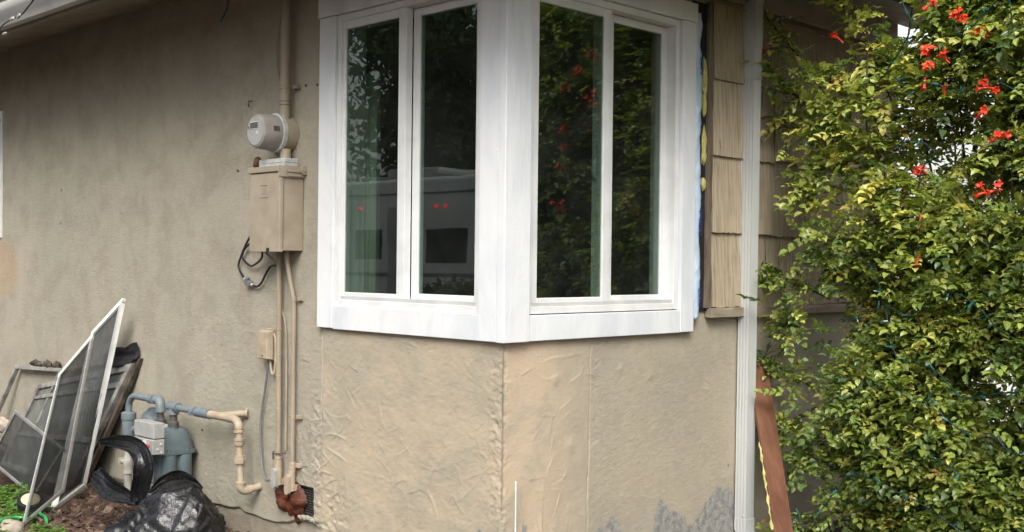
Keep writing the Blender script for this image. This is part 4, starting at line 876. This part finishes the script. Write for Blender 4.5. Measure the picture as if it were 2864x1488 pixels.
sheet('bag_neck', [(-2.20, -0.40, 0.17), (-2.195, -0.40, 0.24), (-2.162, -0.40, 0.32), (-2.155, -0.40, 0.385), (-2.19, -0.40, 0.44), (-2.27, -0.40, 0.468), (-2.38, -0.41, 0.472), (-2.50, -0.42, 0.463), (-2.62, -0.43, 0.447)], BAG, bag, [0.040, 0.045, 0.050, 0.048, 0.040, 0.028, 0.010], 0.5, None, 0.002, 1, 48, 32, 0.016)
sheet('bag_neck', [(-2.19, -0.42, 0.19), (-2.25, -0.43, 0.205), (-2.34, -0.44, 0.220), (-2.45, -0.45, 0.240), (-2.55, -0.45, 0.268), (-2.60, -0.45, 0.285)], BAG, bag, [0.018, 0.030, 0.05, 0.062, 0.05, 0.03], 0.5, None, 0.002, 2, 40, 32, 0.020)
sheet('bag_flap', [(-2.38, -0.25, 0.19), (-2.24, -0.27, 0.255), (-2.10, -0.28, 0.302), (-2.00, -0.28, 0.32), (-1.90, -0.27, 0.312), (-1.84, -0.26, 0.295)], BAG, bag, [0.012, 0.028, 0.036, 0.038, 0.03, 0.014], 0.6, None, 0.002, 3, 40, 24, 0.020)

# ------------------------------------------------------------------ foot of the wall: lamp, rocks, hose, mulch, weeds
lp = thing('garden_spotlight', 'black garden spotlight with cream lens lying beside the white screens', 'spotlight', (-3.0, -0.64, 0))
ax = Vector((0.35, -0.12, 0.62)).normalized(); o0 = Vector((-3.07, -0.60, 0.0))
MB().lathe(o0, ax, [(0, 0.055), (0.02, 0.062), (0.11, 0.070), (0.125, 0.068), (0.126, 0.056), (0.127, 0.05)], 20).build('housing', BLACK, lp, smooth=True)
MB().lathe(o0+ax*0.1265, ax, [(0, 0.050), (0.004, 0.046), (0.007, 0.03)], 20).build('lens', CREAM, lp, smooth=True)
MB().box(-3.13, -3.02, -0.66, -0.58, 0.0, 0.02).tube([(-3.075, -0.62, 0.01), (-3.05, -0.61, 0.05)], 0.012, 8).build('foot', BLACK, lp, bev=0.003)
tag(blob('rock', (-2.80, -0.83, 0.005), (0.115, 0.085, 0.055), ROCK, None, 31, 4, 0.25, 1.4, (-2.80, -0.83, 0)), 'tan rock in the bottom left corner next to the weeds', 'rock')
tag(blob('rock', (-3.19, -0.735, 0.02), (0.07, 0.06, 0.045), ROCK, None, 35, 4, 0.25, 1.4, (-3.19, -0.735, 0)), 'smaller pale rock at the left edge above the green hose', 'rock')
tag(blob('rock', (-4.56, -0.18, 0.30), (0.09, 0.05, 0.05), ROCK, None, 37, 4, 0.3, 1.4, (-4.56, -0.18, 0.25)), 'pale stone caught inside the far left bare frame', 'rock')
hs_ = MB().tube(spline([(-2.70, -0.95, 0.035), (-2.80, -0.86, 0.062), (-2.87, -0.775, 0.052), (-2.85, -0.71, 0.05), (-2.95, -0.62, 0.03), (-3.10, -0.57, 0.03), (-3.20, -0.59, 0.05), (-3.26, -0.615, 0.045), (-3.35, -0.66, 0.02)], 8), 0.0085, 8)
hs_.tube(spline([(-3.05, -0.56, 0.02), (-2.98, -0.585, 0.055), (-2.90, -0.612, 0.045), (-2.83, -0.62, 0.045), (-2.77, -0.635, 0.04), (-2.72, -0.655, 0.015)], 8), 0.0085, 8)
tag(hs_.build('garden_hose', HOSE, smooth=True), 'thin bright green garden hose winding through the weeds', 'hose')
def mulch():
    V, Fs, C = [], [], []
    cube = np.array([(x, y, z) for z in (-1, 1) for y in (-1, 1) for x in (-1, 1)], float); fq = [(0, 2, 3, 1), (4, 5, 7, 6), (0, 1, 5, 4), (2, 6, 7, 3), (0, 4, 6, 2), (1, 3, 7, 5)]
    for i in range(9000):
        x = rng.uniform(-3.6, -1.2); y = -abs(rng.normal(0, 0.42)) if i % 3 else rng.uniform(-0.9, 0.0); 
        sz = rng.gamma(3, 0.0026)+0.003; h = np.array([sz*rng.uniform(.8, 2.2), sz*rng.uniform(.5, 1.0), sz*rng.uniform(.2, .5)])
        e = rng.normal(0, 0.35, 3); e[2] = rng.uniform(0, 6.3)
        M3 = np.array(Matrix.Rotation(e[2], 3, 'Z') @ Matrix.Rotation(e[0], 3, 'X') @ Matrix.Rotation(e[1], 3, 'Y'))
        P = (cube*(1+rng.uniform(-.35, .35, cube.shape)))*h @ M3.T + (x, y, float(gh(x, y))+0.006+rng.uniform(0, .012))
        k = len(V); V += P.tolist(); Fs += [tuple(q+k for q in f) for f in fq]
        c = np.array([(0.085, 0.055, 0.04), (0.13, 0.085, 0.062), (0.055, 0.035, 0.027), (0.20, 0.145, 0.105)][rng.choice(4, p=[.4, .28, .25, .07])])*rng.uniform(.8, 1.2); C += [c]*8
    o = mesh_obj('bark_mulch', V, Fs, MULCH, None, False, (-2.5, -0.4, 0), np.array(C)); tag(o, 'dark brown bark chips scattered between the screens and the bag', 'mulch', kind='stuff')
mulch()
# leaves: each leaf is a folded, pointed blade of four faces
def leaf_batch(base, dirs, nrm, L, W, cols, fold=0.22, droop=0.15):
    side = np.cross(dirs, nrm); side /= np.linalg.norm(side, axis=1)[:, None]
    nrm = np.cross(side, dirs)
    L = L[:, None]; W = W[:, None]
    b = base; mid = base+dirs*L*0.5+nrm*L*0.04; tip = base+dirs*L-nrm*L*droop
    l1 = base+dirs*L*0.28+side*W*0.46+nrm*W*fold; l2 = base+dirs*L*0.66+side*W*0.40+nrm*(W*fold-L*0.03)
    r1 = base+dirs*L*0.28-side*W*0.46+nrm*W*fold; r2 = base+dirs*L*0.66-side*W*0.40+nrm*(W*fold-L*0.03)
    V = np.stack([b, l1, l2, tip, r2, r1, mid], 1); n = len(base)
    F0 = np.array([(0, 6, 1, 1), (1, 6, 2, 2), (2, 6, 3, 3), (3, 6, 4, 4), (4, 6, 5, 5), (5, 6, 0, 0)])[:, :3]
    Fs = (F0[None]+7*np.arange(n)[:, None, None]).reshape(-1, 3)
    return V.reshape(-1, 3), Fs.tolist(), np.repeat(cols, 7, axis=0)
def unit(a): return a/np.linalg.norm(a, axis=1)[:, None]
def weeds():
    B, D_, N_, L, W, C = [], [], [], [], [], []
    SV, SF = MB(), None
    cnt = 0
    while cnt < 2200:
        x, y = rng.uniform(-3.75, -2.25), rng.uniform(-1.05, -0.40)
        lim = -0.60+0.16*(1 if x < -3.0 else 0)-0.10*max(0, (x+2.9))/0.3
        dens = float(fbm(np.array(x*5), np.array(y*5), 150, 3))
        if y > lim+0.06*dens*3 or dens < -0.28: continue
        z = float(gh(x, y))+rng.uniform(0.012, 0.06); cnt += 1
        a0 = rng.uniform(0, 6.28)
        for k in range(3):
            a = a0+k*2.09+rng.normal(0, .2); dv = np.array([math.cos(a), math.sin(a), rng.normal(0.1, 0.25)])
            B.append((x, y, z)); D_.append(dv); N_.append((rng.normal(0, .25), rng.normal(0, .25), 1)); s_ = rng.uniform(0.012, 0.026); L.append(s_); W.append(s_*0.95)
            g = rng.uniform(0.75, 1.3); C.append(np.array([(0.12, 0.235, 0.035), (0.16, 0.28, 0.05), (0.085, 0.17, 0.03)][rng.integers(3)])*g)
    V, Fs, Cc = leaf_batch(np.array(B), unit(np.array(D_)), unit(np.array(N_)), np.array(L), np.array(W), np.array(C), 0.1, 0.05)
    o = mesh_obj('ground_cover', V, Fs, LEAF, None, False, (-3, -0.7, 0), Cc); tag(o, 'low bright green clover weeds in the bottom left corner', 'weeds', kind='stuff')
weeds()

# ------------------------------------------------------------------ plank behind the shrub
pk = MB(); a0, a1 = Vector((0.030, 1.765, 0.925)), Vector((0.36, 1.535, 0.0)); t = (a0-a1).normalized(); wv = Vector((0.30, 0.95, 0)).normalized(); wv = (wv-t*wv.dot(t)).normalized(); nv = t.cross(wv)
pk.obox((a0+a1)/2, wv, nv, t, 0.056, 0.010, (a0-a1).length/2)
plank = thing('wooden_plank', 'reddish brown wooden plank leaning on the wall beside the downspout', 'plank', tuple(a1)); pk.build('board', REDWOOD, plank, bev=0.003)
fm_ = MB(); rr = random.Random(9)
fo = []
for i in range(26):
    q = 0.18+0.42*i/25; p = a1+(a0-a1)*q-wv*0.060; fo.append(p+Vector((rr.uniform(-.003, .003), rr.uniform(-.003, .003), 0)))
fm_.tube(fo, [max(0.002, 0.007*(0.6+0.9*math.sin(i*1.3)*math.sin(i*0.37+1))) for i in range(26)], 8); fm_.build('dried_foam', FOAMY, plank, smooth=True)

# ------------------------------------------------------------------ flowering shrub
def shrub():
    sh = thing('flowering_shrub', 'tall leafy green shrub with red orange trumpet flowers beside the downspout', 'shrub', (0.9, 2.2, 0))
    st = MB(); r = random.Random(12); tips = []
    for i in range(34):
        x0 = 0.72+1.25*r.random(); y0 = 2.42+r.uniform(-.18, .22); p = Vector((x0, y0, 0)); pts = [p]
        lean = Vector((r.uniform(-.22, .22), r.uniform(-.10, .12), 1))
        for k in range(9):
            p = p+lean*0.30+Vector((r.uniform(-.07, .07), r.uniform(-.07, .07), 0)); pts.append(p.copy())
            if k > 1:
                q = p.copy(); bd = Vector((r.uniform(-1, 1), r.uniform(-1.0, .5), r.uniform(-.1, .8))).normalized(); bp_ = [q]
                for m_ in range(5): q = q+bd*0.085+Vector((r.uniform(-.03, .03), r.uniform(-.03, .03), r.uniform(-.02, .03))); bp_.append(q.copy())
                st.tube(spline(bp_, 3), [0.0042*(1-0.7*u/15) for u in range(16)], 5)
        sp = spline(pts, 4); st.tube(sp, [0.013*(1-0.75*u/(len(sp)-1)) for u in range(len(sp))], 7)
    # twigs reaching out past the left edge, over the siding
    twigs = [[(0.30, 1.95, 2.25), (0.20, 1.90, 2.42), (0.12, 1.84, 2.55), (0.05, 1.78, 2.66)], [(0.35, 1.95, 2.05), (0.22, 1.88, 2.22), (0.13, 1.80, 2.33), (0.085, 1.73, 2.42)],
             [(0.35, 1.95, 1.95), (0.22, 1.9, 2.08), (0.13, 1.87, 2.15), (0.10, 1.85, 2.20)], [(0.35, 1.9, 1.26), (0.2, 1.86, 1.33), (0.1, 1.84, 1.36), (0.03, 1.83, 1.36)],
             [(0.30, 1.9, 0.80), (0.18, 1.86, 0.87), (0.08, 1.85, 0.92), (0.01, 1.85, 0.95)], [(0.32, 1.85, 0.16), (0.22, 1.80, 0.13), (0.12, 1.74, 0.10)], [(0.30, 1.9, 1.10), (0.2, 1.85, 1.12), (0.12, 1.83, 1.14)],
             [(0.62, 1.9, 2.0), (0.55, 1.82, 2.3), (0.50, 1.75, 2.6), (0.46, 1.7, 2.8)], [(0.66, 1.9, 2.2), (0.60, 1.8, 2.45), (0.52, 1.72, 2.75)], [(0.85, 1.9, 2.1), (1.0, 1.75, 2.28), (1.2, 1.70, 2.42), (1.38, 1.7, 2.5)],
             [(0.62, 1.92, 1.75), (0.625, 1.74, 2.0), (0.63, 1.72, 2.45)], [(0.30, 1.9, 2.2), (0.42, 1.8, 2.36), (0.55, 1.74, 2.26), (0.66, 1.72, 2.18)], [(0.28, 1.9, 0.55), (0.18, 1.86, 0.62), (0.14, 1.84, 0.66)]]
    for tw in twigs: st.tube(spline(tw, 6), 0.0045, 6)
    st.build('stems', BARK, sh, smooth=True)
    # compound leaves
    tgt = 20000; Bs = []
    def left_edge(z): return 0.225+0.035*np.sin(z*4.1+1)+0.035*np.sin(z*9.3)+0.03*np.sin(z*21)-0.07*np.exp(-((z-0.2)/0.25)**2)+0.05*sstep(z, 1.4, 1.8)+0.28*sstep(z, 2.15, 2.65)
    n = 0; P = []
    while n < tgt:
        m_ = 6000
        x = rng.uniform(0.0, 1.95, m_); z = rng.uniform(0.02, 2.95, m_); u = rng.beta(1.1, 2.2, m_)
        front = 1.78+0.10*fbm(x*2.5+3, z*2.5, 160, 3)+0.12*sstep(z, 0.8, 0.2)
        y = front+0.06*rng.normal(size=m_)+u*0.75
        cl = fbm(x*4.2+7, z*4.2+2, 161, 3, y*4.2); hole = fbm(x*3.2+1, z*3.2+8, 165, 2)
        keep = (x > left_edge(z)+0.85*np.clip(y-1.82, -0.1, 0.34)) & (cl > -0.30) & (hole > -0.52) & ~((z > 2.25) & (x < 0.56) & (cl < 0.04)) & (rng.random(m_) < np.clip(0.60+1.6*cl, 0.18, 1))
        P.append(np.stack([x, y, z], 1)[keep]); n += keep.sum()
    P = np.concatenate(P)[:tgt]
    bk = np.stack([rng.uniform(0.32, 1.95, 5200), rng.uniform(2.05, 2.75, 5200), rng.uniform(0.02, 3.0, 5200)], 1)
    bk = bk[(fbm(bk[:, 0]*3+2, bk[:, 2]*3+6, 167, 2) > -0.42) & ~((bk[:, 2] > 2.25) & (bk[:, 0] < 0.75)) & (bk[:, 0] > 0.26+0.85*np.clip(bk[:, 1]-1.82, 0, 0.4))]; P = np.concatenate([P, bk])
    ex = []
    for tw in twigs:
        sp = spline(tw, 8)
        for q in sp[4:]:
            for _ in range(1 if tw[0][0] > 0.5 else 2): ex.append(np.array(q)+rng.normal(0, 0.016, 3))
    P = np.concatenate([P, np.array(ex)])
    B, Dd, Nn, L, W, C = [], [], [], [], [], []
    pal = np.array([(0.165, 0.215, 0.045), (0.105, 0.155, 0.042), (0.245, 0.285, 0.065), (0.33, 0.345, 0.095), (0.42, 0.385, 0.10), (0.068, 0.108, 0.040), (0.30, 0.21, 0.06)])
    for i, p in enumerate(P):
        az = rng.normal(-math.pi/2-0.15, 1.1); el_ = rng.normal(0.05, 0.45)
        ax_ = np.array([math.cos(az)*math.cos(el_), math.sin(az)*math.cos(el_), math.sin(el_)])
        up = np.array([rng.normal(0, .35), rng.normal(-.30, .35), 1.0]); sd_ = np.cross(ax_, up); sd_ /= np.linalg.norm(sd_); up = np.cross(sd_, ax_)
        Ls = rng.uniform(0.048, 0.118); pairs = 3 if Ls > 0.068 else 2
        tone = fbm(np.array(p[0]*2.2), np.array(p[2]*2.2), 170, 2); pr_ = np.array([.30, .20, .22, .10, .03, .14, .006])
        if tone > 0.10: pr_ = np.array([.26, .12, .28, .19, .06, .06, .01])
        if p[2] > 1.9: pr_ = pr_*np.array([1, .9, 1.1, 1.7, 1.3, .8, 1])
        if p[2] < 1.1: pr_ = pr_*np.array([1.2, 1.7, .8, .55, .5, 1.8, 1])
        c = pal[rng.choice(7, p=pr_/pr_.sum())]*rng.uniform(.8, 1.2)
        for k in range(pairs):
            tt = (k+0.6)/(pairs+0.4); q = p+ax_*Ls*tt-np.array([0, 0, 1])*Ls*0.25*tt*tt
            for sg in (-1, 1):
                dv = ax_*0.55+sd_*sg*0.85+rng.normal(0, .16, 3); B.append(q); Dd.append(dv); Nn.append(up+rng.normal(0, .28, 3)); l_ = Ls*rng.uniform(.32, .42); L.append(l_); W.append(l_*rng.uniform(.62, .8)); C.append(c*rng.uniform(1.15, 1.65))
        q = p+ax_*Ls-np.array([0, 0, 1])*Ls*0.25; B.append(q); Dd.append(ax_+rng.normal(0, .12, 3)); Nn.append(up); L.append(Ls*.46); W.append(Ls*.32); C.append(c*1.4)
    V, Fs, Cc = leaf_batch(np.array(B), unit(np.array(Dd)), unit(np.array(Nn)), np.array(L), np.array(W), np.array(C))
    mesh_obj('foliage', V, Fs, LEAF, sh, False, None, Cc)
    # trumpet flower clusters
    fl = [(0.035, 1.70, 2.70, 3), (0.070, 1.72, 2.529, 1), (0.499, 1.70, 2.479, 3), (0.968, 1.66, 2.572, 3), (1.081, 1.66, 2.49, 5), (1.186, 1.66, 2.407, 6), (0.948, 1.66, 2.354, 3), (1.025, 1.67, 2.319, 2), (0.939, 1.66, 2.29, 3), (0.935, 1.66, 2.240, 1), (1.02, 1.67, 2.178, 1), (1.21, 1.67, 2.180, 5), (1.19, 1.67, 2.09, 2), (1.255, 1.70, 1.97, 3), (0.894, 1.74, 1.843, 4), (1.207, 1.66, 1.734, 2), (1.257, 1.66, 1.745, 2), (0.897, 1.72, 1.647, 1), (0.897, 1.70, 1.464, 1)]
    for (x, y, z, k) in fl:
        mb = MB()
        for i in range(k):
            dv = Vector((r.uniform(-.9, .9), r.uniform(-.8, -.1), r.uniform(-.3, 1.0))).normalized() if k > 1 else Vector((r.uniform(-.3, .3), -.3, r.choice([-1, 1]))).normalized()
            b = Vector((x, y, z))-dv*0.02; Lf = r.uniform(0.042, 0.06); e = b+dv*Lf
            mb.tube(spline([b, b+dv*Lf*.5+Vector((0, 0, .004)), e], 4), [0.0028+0.0045*(u/8)**1.5 for u in range(9)], 7)
            s1 = dv.cross(Vector((.3, .5, .8))).normalized(); s2 = dv.cross(s1)
            for m_ in range(5):
                a = m_*1.2566+r.uniform(-.2, .2); o1 = s1*math.cos(a)+s2*math.sin(a); w = (s1*-math.sin(a)+s2*math.cos(a))*0.0062; rt = e+o1*0.006; tp_ = e+o1*r.uniform(.018, .026)+dv*r.uniform(-.004, .016); md = (rt+tp_)/2+dv*0.004
                mb.add([rt-w*.6, rt+w*.6, md+w*1.2, tp_, md-w*1.2], [(0, 1, 2, 4), (4, 2, 3)])
            mb.tube([e-dv*.01, e+dv*.022], 0.0011, 4)
        mb.build('flower', FLOWER, sh)
    return sh
shrub()
sl = thing('string_lights', 'dark green string lights wound through the flowering shrub', 'string lights', (1.0, 1.7, 1.0))
runs = [[(0.816, 1.7, 2.80), (0.816, 1.68, 2.619), (0.86, 1.68, 2.501), (0.802, 1.7, 2.396), (0.735, 1.72, 2.324), (0.80, 1.70, 2.25), (0.872, 1.68, 2.197), (0.97, 1.67, 2.226), (1.067, 1.67, 2.175), (1.16, 1.67, 2.176), (1.25, 1.67, 2.20), (1.345, 1.67, 2.148), (1.5, 1.68, 2.08)],
        [(0.569, 1.73, 1.496), (0.677, 1.72, 1.398), (0.74, 1.72, 1.2), (0.803, 1.71, 0.997), (0.887, 1.70, 0.995), (0.986, 1.7, 0.963), (1.099, 1.7, 0.863), (1.2, 1.69, 0.88), (1.3, 1.69, 0.90), (1.42, 1.7, 0.92)],
        [(0.97, 1.70, 0.96), (0.955, 1.69, 0.90), (0.965, 1.69, 0.85), (1.0, 1.69, 0.80), (1.053, 1.69, 0.75), (1.147, 1.68, 0.706), (1.239, 1.68, 0.72), (1.314, 1.68, 0.658), (1.42, 1.69, 0.64)],
        [(0.20, 1.72, 0.22), (0.265, 1.7, 0.216), (0.419, 1.7, 0.259), (0.5, 1.7, 0.36), (0.582, 1.7, 0.451), (0.689, 1.7, 0.45), (0.828, 1.7, 0.405), (0.961, 1.69, 0.362), (1.09, 1.69, 0.29), (1.2, 1.7, 0.2)],
        [(1.45, 1.69, 1.06), (1.358, 1.69, 1.11), (1.263, 1.68, 1.164), (1.171, 1.69, 1.252), (1.062, 1.70, 1.31), (0.95, 1.71, 1.259), (0.851, 1.72, 1.192), (0.749, 1.72, 1.237), (0.609, 1.74, 1.199), (0.5, 1.76, 1.161)],
        [(0.78, 1.70, 1.95), (0.86, 1.72, 1.99), (0.95, 1.73, 1.93), (0.90, 1.72, 1.86), (0.885, 1.72, 1.78)], [(1.05, 1.68, 2.5), (1.1, 1.66, 2.42), (1.2, 1.66, 2.5), (1.28, 1.66, 2.56), (1.3, 1.67, 2.44), (1.22, 1.67, 2.33), (1.12, 1.67, 2.38), (1.05, 1.68, 2.30)],
        [(0.45, 1.75, 0.62), (0.52, 1.74, 0.70), (0.62, 1.73, 0.66), (0.72, 1.72, 0.62), (0.85, 1.72, 0.55), (0.98, 1.71, 0.58), (1.1, 1.70, 0.52)]]
bulbs = []
wires = MB()
for rn in runs:
    sp = spline([(a, b-0.005, c_) for a, b, c_ in rn], 8); wires.tube(sp, 0.0024, 5); wires.tube([p+Vector((0.003*math.sin(i*1.7), 0.003, 0.003*math.cos(i*1.7))) for i, p in enumerate(sp)], 0.0022, 5)
    acc = 0
    for i in range(1, len(sp)):
        acc += (sp[i]-sp[i-1]).length
        if acc > 0.115: bulbs.append(sp[i]); acc = 0
wires.build('wire', GREENWIRE, sl, smooth=True)
b0 = None
for i, p in enumerate(bulbs):
    dv = Vector((rng.normal(), rng.normal()-0.6, rng.normal())).normalized()
    if b0 is None:
        b0 = MB().lathe((0, 0, 0), (0, 0, 1), [(0, 0.0045), (0.016, 0.006), (0.0165, 0.0042), (0.03, 0.004), (0.036, 0.001)], 8).build('bulb', BULB, None, True, (0, 0, 0)); q = b0
    else:
        q = b0.copy(); COL.objects.link(q)
    q.parent = sl; q.location = p-sl.location; q.rotation_euler = dv.to_track_quat('Z', 'Y').to_euler()
el2 = thing('string_lights', 'dark wire with a few clear bulbs hanging along the roof gutter', 'string lights', (-2.95, -0.74, 2.7))
MB().tube(spline([(-2.66, -0.745, 2.80), (-2.747, -0.74, 2.754), (-2.814, -0.74, 2.728), (-2.883, -0.74, 2.704), (-2.954, -0.74, 2.697), (-3.064, -0.735, 2.696), (-3.187, -0.73, 2.682), (-3.30, -0.71, 2.66), (-3.42, -0.70, 2.66)], 6), 0.004, 6).build('wire', BLACK, el2, smooth=True)
for (p, dv) in (((-2.905, -0.745, 2.702), (-1, 0, -.5)), ((-2.99, -0.745, 2.697), (-1, 0, -.2)), ((-3.24, -0.70, 2.649), (1, 0, .05)), ((-2.72, -0.74, 2.76), (1, 0, -.3))):
    MB().lathe(p, dv, [(0, 0.007), (0.02, 0.009), (0.035, 0.006), (0.045, 0.001)], 10).build('bulb', GALV, el2, smooth=True)

# ------------------------------------------------------------------ what stands behind and around (seen through the shrub, mirrored in the glass, or added unseen to block sky light)
nb = thing('neighbour_wall', 'pale garden wall glimpsed through gaps in the shrub', 'wall', (-1.5, 7.5, 0))
MB().box(-9, 2.6, 7.4, 7.6, 0, 2.1).build('wall', PALEWALL, nb); MB().box(-9.05, 2.65, 7.35, 7.65, 2.1, 2.16).build('coping', PALEWALL, nb)
def tree(name, label, x, y, h, rad, nl, ls, seed, z0=0.25, group='trees mirrored in the window'):
    r = np.random.default_rng(seed); t = thing(name, label, 'tree', (x, y, 0), group)
    tb = MB(); top = Vector((x+r.normal(0, .3), y+r.normal(0, .3), h*0.8)); sp = spline([(x, y, 0), (x+.1, y, h*.3), ((x+top.x)/2, y+.1, h*.55), tuple(top)], 5)
    tb.tube(sp, [0.018*h*(1-0.8*i/(len(sp)-1)) for i in range(len(sp))], 9)
    cl = []
    for i in range(26):
        a = r.uniform(0, 6.28); zz = h*r.uniform(z0, 1.0); q = math.sin(math.pi*min(1, max(0.12, (zz/h-z0*.6)/(1-z0*.6)))**0.8); rr_ = rad*q*r.uniform(.35, 1)
        c_ = Vector((x+rr_*math.cos(a), y+rr_*math.sin(a), zz)); cl.append((c_, rad*r.uniform(.22, .42)))
        bs = sp[min(len(sp)-1, int(len(sp)*min(.95, zz/h*.8)))]; tb.tube(spline([tuple(bs), tuple((bs+c_)/2+Vector((0, 0, .1))), tuple(c_)], 3), [0.006*h*(1-.12*u) for u in range(7)], 5)
    tb.build('trunk', BARK, t, smooth=True)
    w = np.array([q[1]**2 for q in cl]); k = r.choice(len(cl), nl, p=w/w.sum()); ctr = np.array([tuple(c_[0]) for c_ in cl])[k]; rd = np.array([c_[1] for c_ in cl])[k]
    P = ctr+unit(r.normal(size=(nl, 3)))*(rd*r.uniform(.25, 1, nl)**.6)[:, None]*np.array([1, 1, .75])
    tone = r.uniform(.7, 1.25, (len(cl), 1))[k]; C_ = np.array([(0.045, 0.07, 0.022)])*tone*r.uniform(.75, 1.3, (nl, 1))
    V, Fs, Cc = leaf_batch(P, unit(r.normal(size=(nl, 3))+np.array([0, 0, -.3])), unit(r.normal(size=(nl, 3))+np.array([0, 0, .8])), r.uniform(.7, 1.3, nl)*ls, r.uniform(.4, .6, nl)*ls, C_)
    mesh_obj('crown', V, Fs, TREELEAF, t, False, None, Cc)
for i, (x, y, h, rad, nl, ls) in enumerate(((-9.5, -15, 9, 4.2, 7000, .26), (-15.5, -16, 10, 4.5, 7000, .26), (-21, -17.5, 9, 4.5, 6000, .28), (-4.8, -14.5, 8, 3.2, 6000, .24), (5.4, 8.6, 5.2, 2.4, 6500, .12), (8.6, 11.5, 5.6, 3.0, 5000, .15), (4.1, 12.6, 5.2, 2.6, 5000, .15), (12.5, 14, 7, 4, 5000, .2), (1.5, -12.5, 8, 3.4, 5000, .26), (7.5, -11.5, 9, 3.8, 5000, .28), (13, -6, 9, 4, 5000, .28), (14, 1.5, 8.5, 4, 5000, .28))):
    tree('leafy_tree', ['dark leafy street tree mirrored at the middle of the left window', 'large dark street tree mirrored at the left of the left window', 'far street tree mirrored behind the van', 'slim street tree mirrored at the right of the left window', 'dense dark tree mirrored in the right window', 'tall tree mirrored behind the dense one in the right window', 'tree beyond the garden wall mirrored in the right window', 'distant tall tree mirrored in the right window', 'unseen tree added across the street behind the viewer to block low sky light', 'unseen tree added squarely behind the viewer to block low sky light', 'unseen tree added at the far side of the neighbouring garden to block low sky light', 'unseen tree added beyond the neighbouring garden to block low sky light'][i], x, y, h, rad, nl, ls, 200+i)  # last four are unseen, added so low sky light doesn't reach under the eave
bs = MB()
for i, (x, y) in enumerate(((-5.6, -5.2), (-6.6, -5.6), (-4.4, -5.4))):
    r = np.random.default_rng(300+i); t = thing('garden_bush', ['leafy garden bush mirrored low in the left window', 'garden bush left of the other mirrored bushes', 'garden bush right of the other mirrored bushes'][i], 'bush', (x, y, 0), 'bushes mirrored in the window'); nl = 2600
    P = unit(r.normal(size=(nl, 3)))*(r.uniform(.3, 1, nl)**.5)[:, None]*np.array([.6, .6, .6])+np.array([x, y, .62]); P[:, 2] = np.abs(P[:, 2])
    V, Fs, Cc = leaf_batch(P, unit(r.normal(size=(nl, 3))), unit(r.normal(size=(nl, 3))+np.array([0, 0, .8])), r.uniform(.7, 1.3, nl)*.11, r.uniform(.4, .6, nl)*.11, np.array([(0.07, 0.10, 0.03)])*r.uniform(.7, 1.4, (nl, 1)))
    mesh_obj('foliage', V, Fs, TREELEAF, t, False, None, Cc); MB().tube([(x, y, 0), (x, y, .5)], .03, 8).build('stem', BARK, t)
vn = thing('camper_van', 'white camper van with red marker lamps mirrored in the left window', 'van', (-11.5, -9.6, 0))
prof = [(-15.2, .45), (-15.4, 1.0), (-15.3, 1.5), (-14.7, 2.3), (-14.4, 2.75), (-8.2, 2.78), (-8.0, 2.6), (-7.95, .5)]
MB().prism([(a, -8.6, b) for a, b in prof], [(a, -10.6, b) for a, b in prof]).build('body', VANW, vn, bev=.08)
for (a, b, c_, e_) in ((-14.6, -13.7, 1.45, 2.0), (-12.3, -11.6, 1.45, 1.95), (-10.6, -9.6, 1.4, 1.95)): MB().box(a, b, -8.62, -8.585, c_, e_).build('window', DARKGL, vn, bev=.02)
for a in (-13.9, -9.4):
    w_ = MB().lathe((a, -8.55, .36), (0, -1, 0), [(0, .2), (.02, .36), (.22, .36)], 24).build('wheel', BLACK, vn, smooth=True); MB().lathe((a, -8.545, .36), (0, -1, 0), [(-.01, .08), (.01, .2)], 18).build('rim', GALV, w_)
for a in (-12.15, -10.35, -10.12, -9.2): MB().lathe((a, -8.59, 2.3), (0, 1, 0), [(0, .028), (.03, .024), (.04, .012)], 10).build('marker_lamp', REDLAMP, vn)
MB().box(-15.2, -8.0, -8.598, -8.592, 1.18, 1.24).build('stripe', GREYPLASTIC, vn)
MB().box(-14.3, -8.3, -8.60, -8.585, 2.50, 2.53).build('roof_rail', GREYPLASTIC, vn)
MB().box(-12.0, -10.8, -10.2, -9.0, 2.78, 2.98).build('roof_unit', INDEXW, vn, bev=.05)
MB().box(-11.45, -10.75, -8.60, -8.59, 0.6, 2.3).build('door', INDEXW, vn, bev=.02)
for a in range(3): MB().tube([(-14.0+a*1.6, -8.9, 2.85), (-14.0+a*1.6, -10.3, 2.85)], .03, 6).build('roof_bar', GREYPLASTIC, vn)
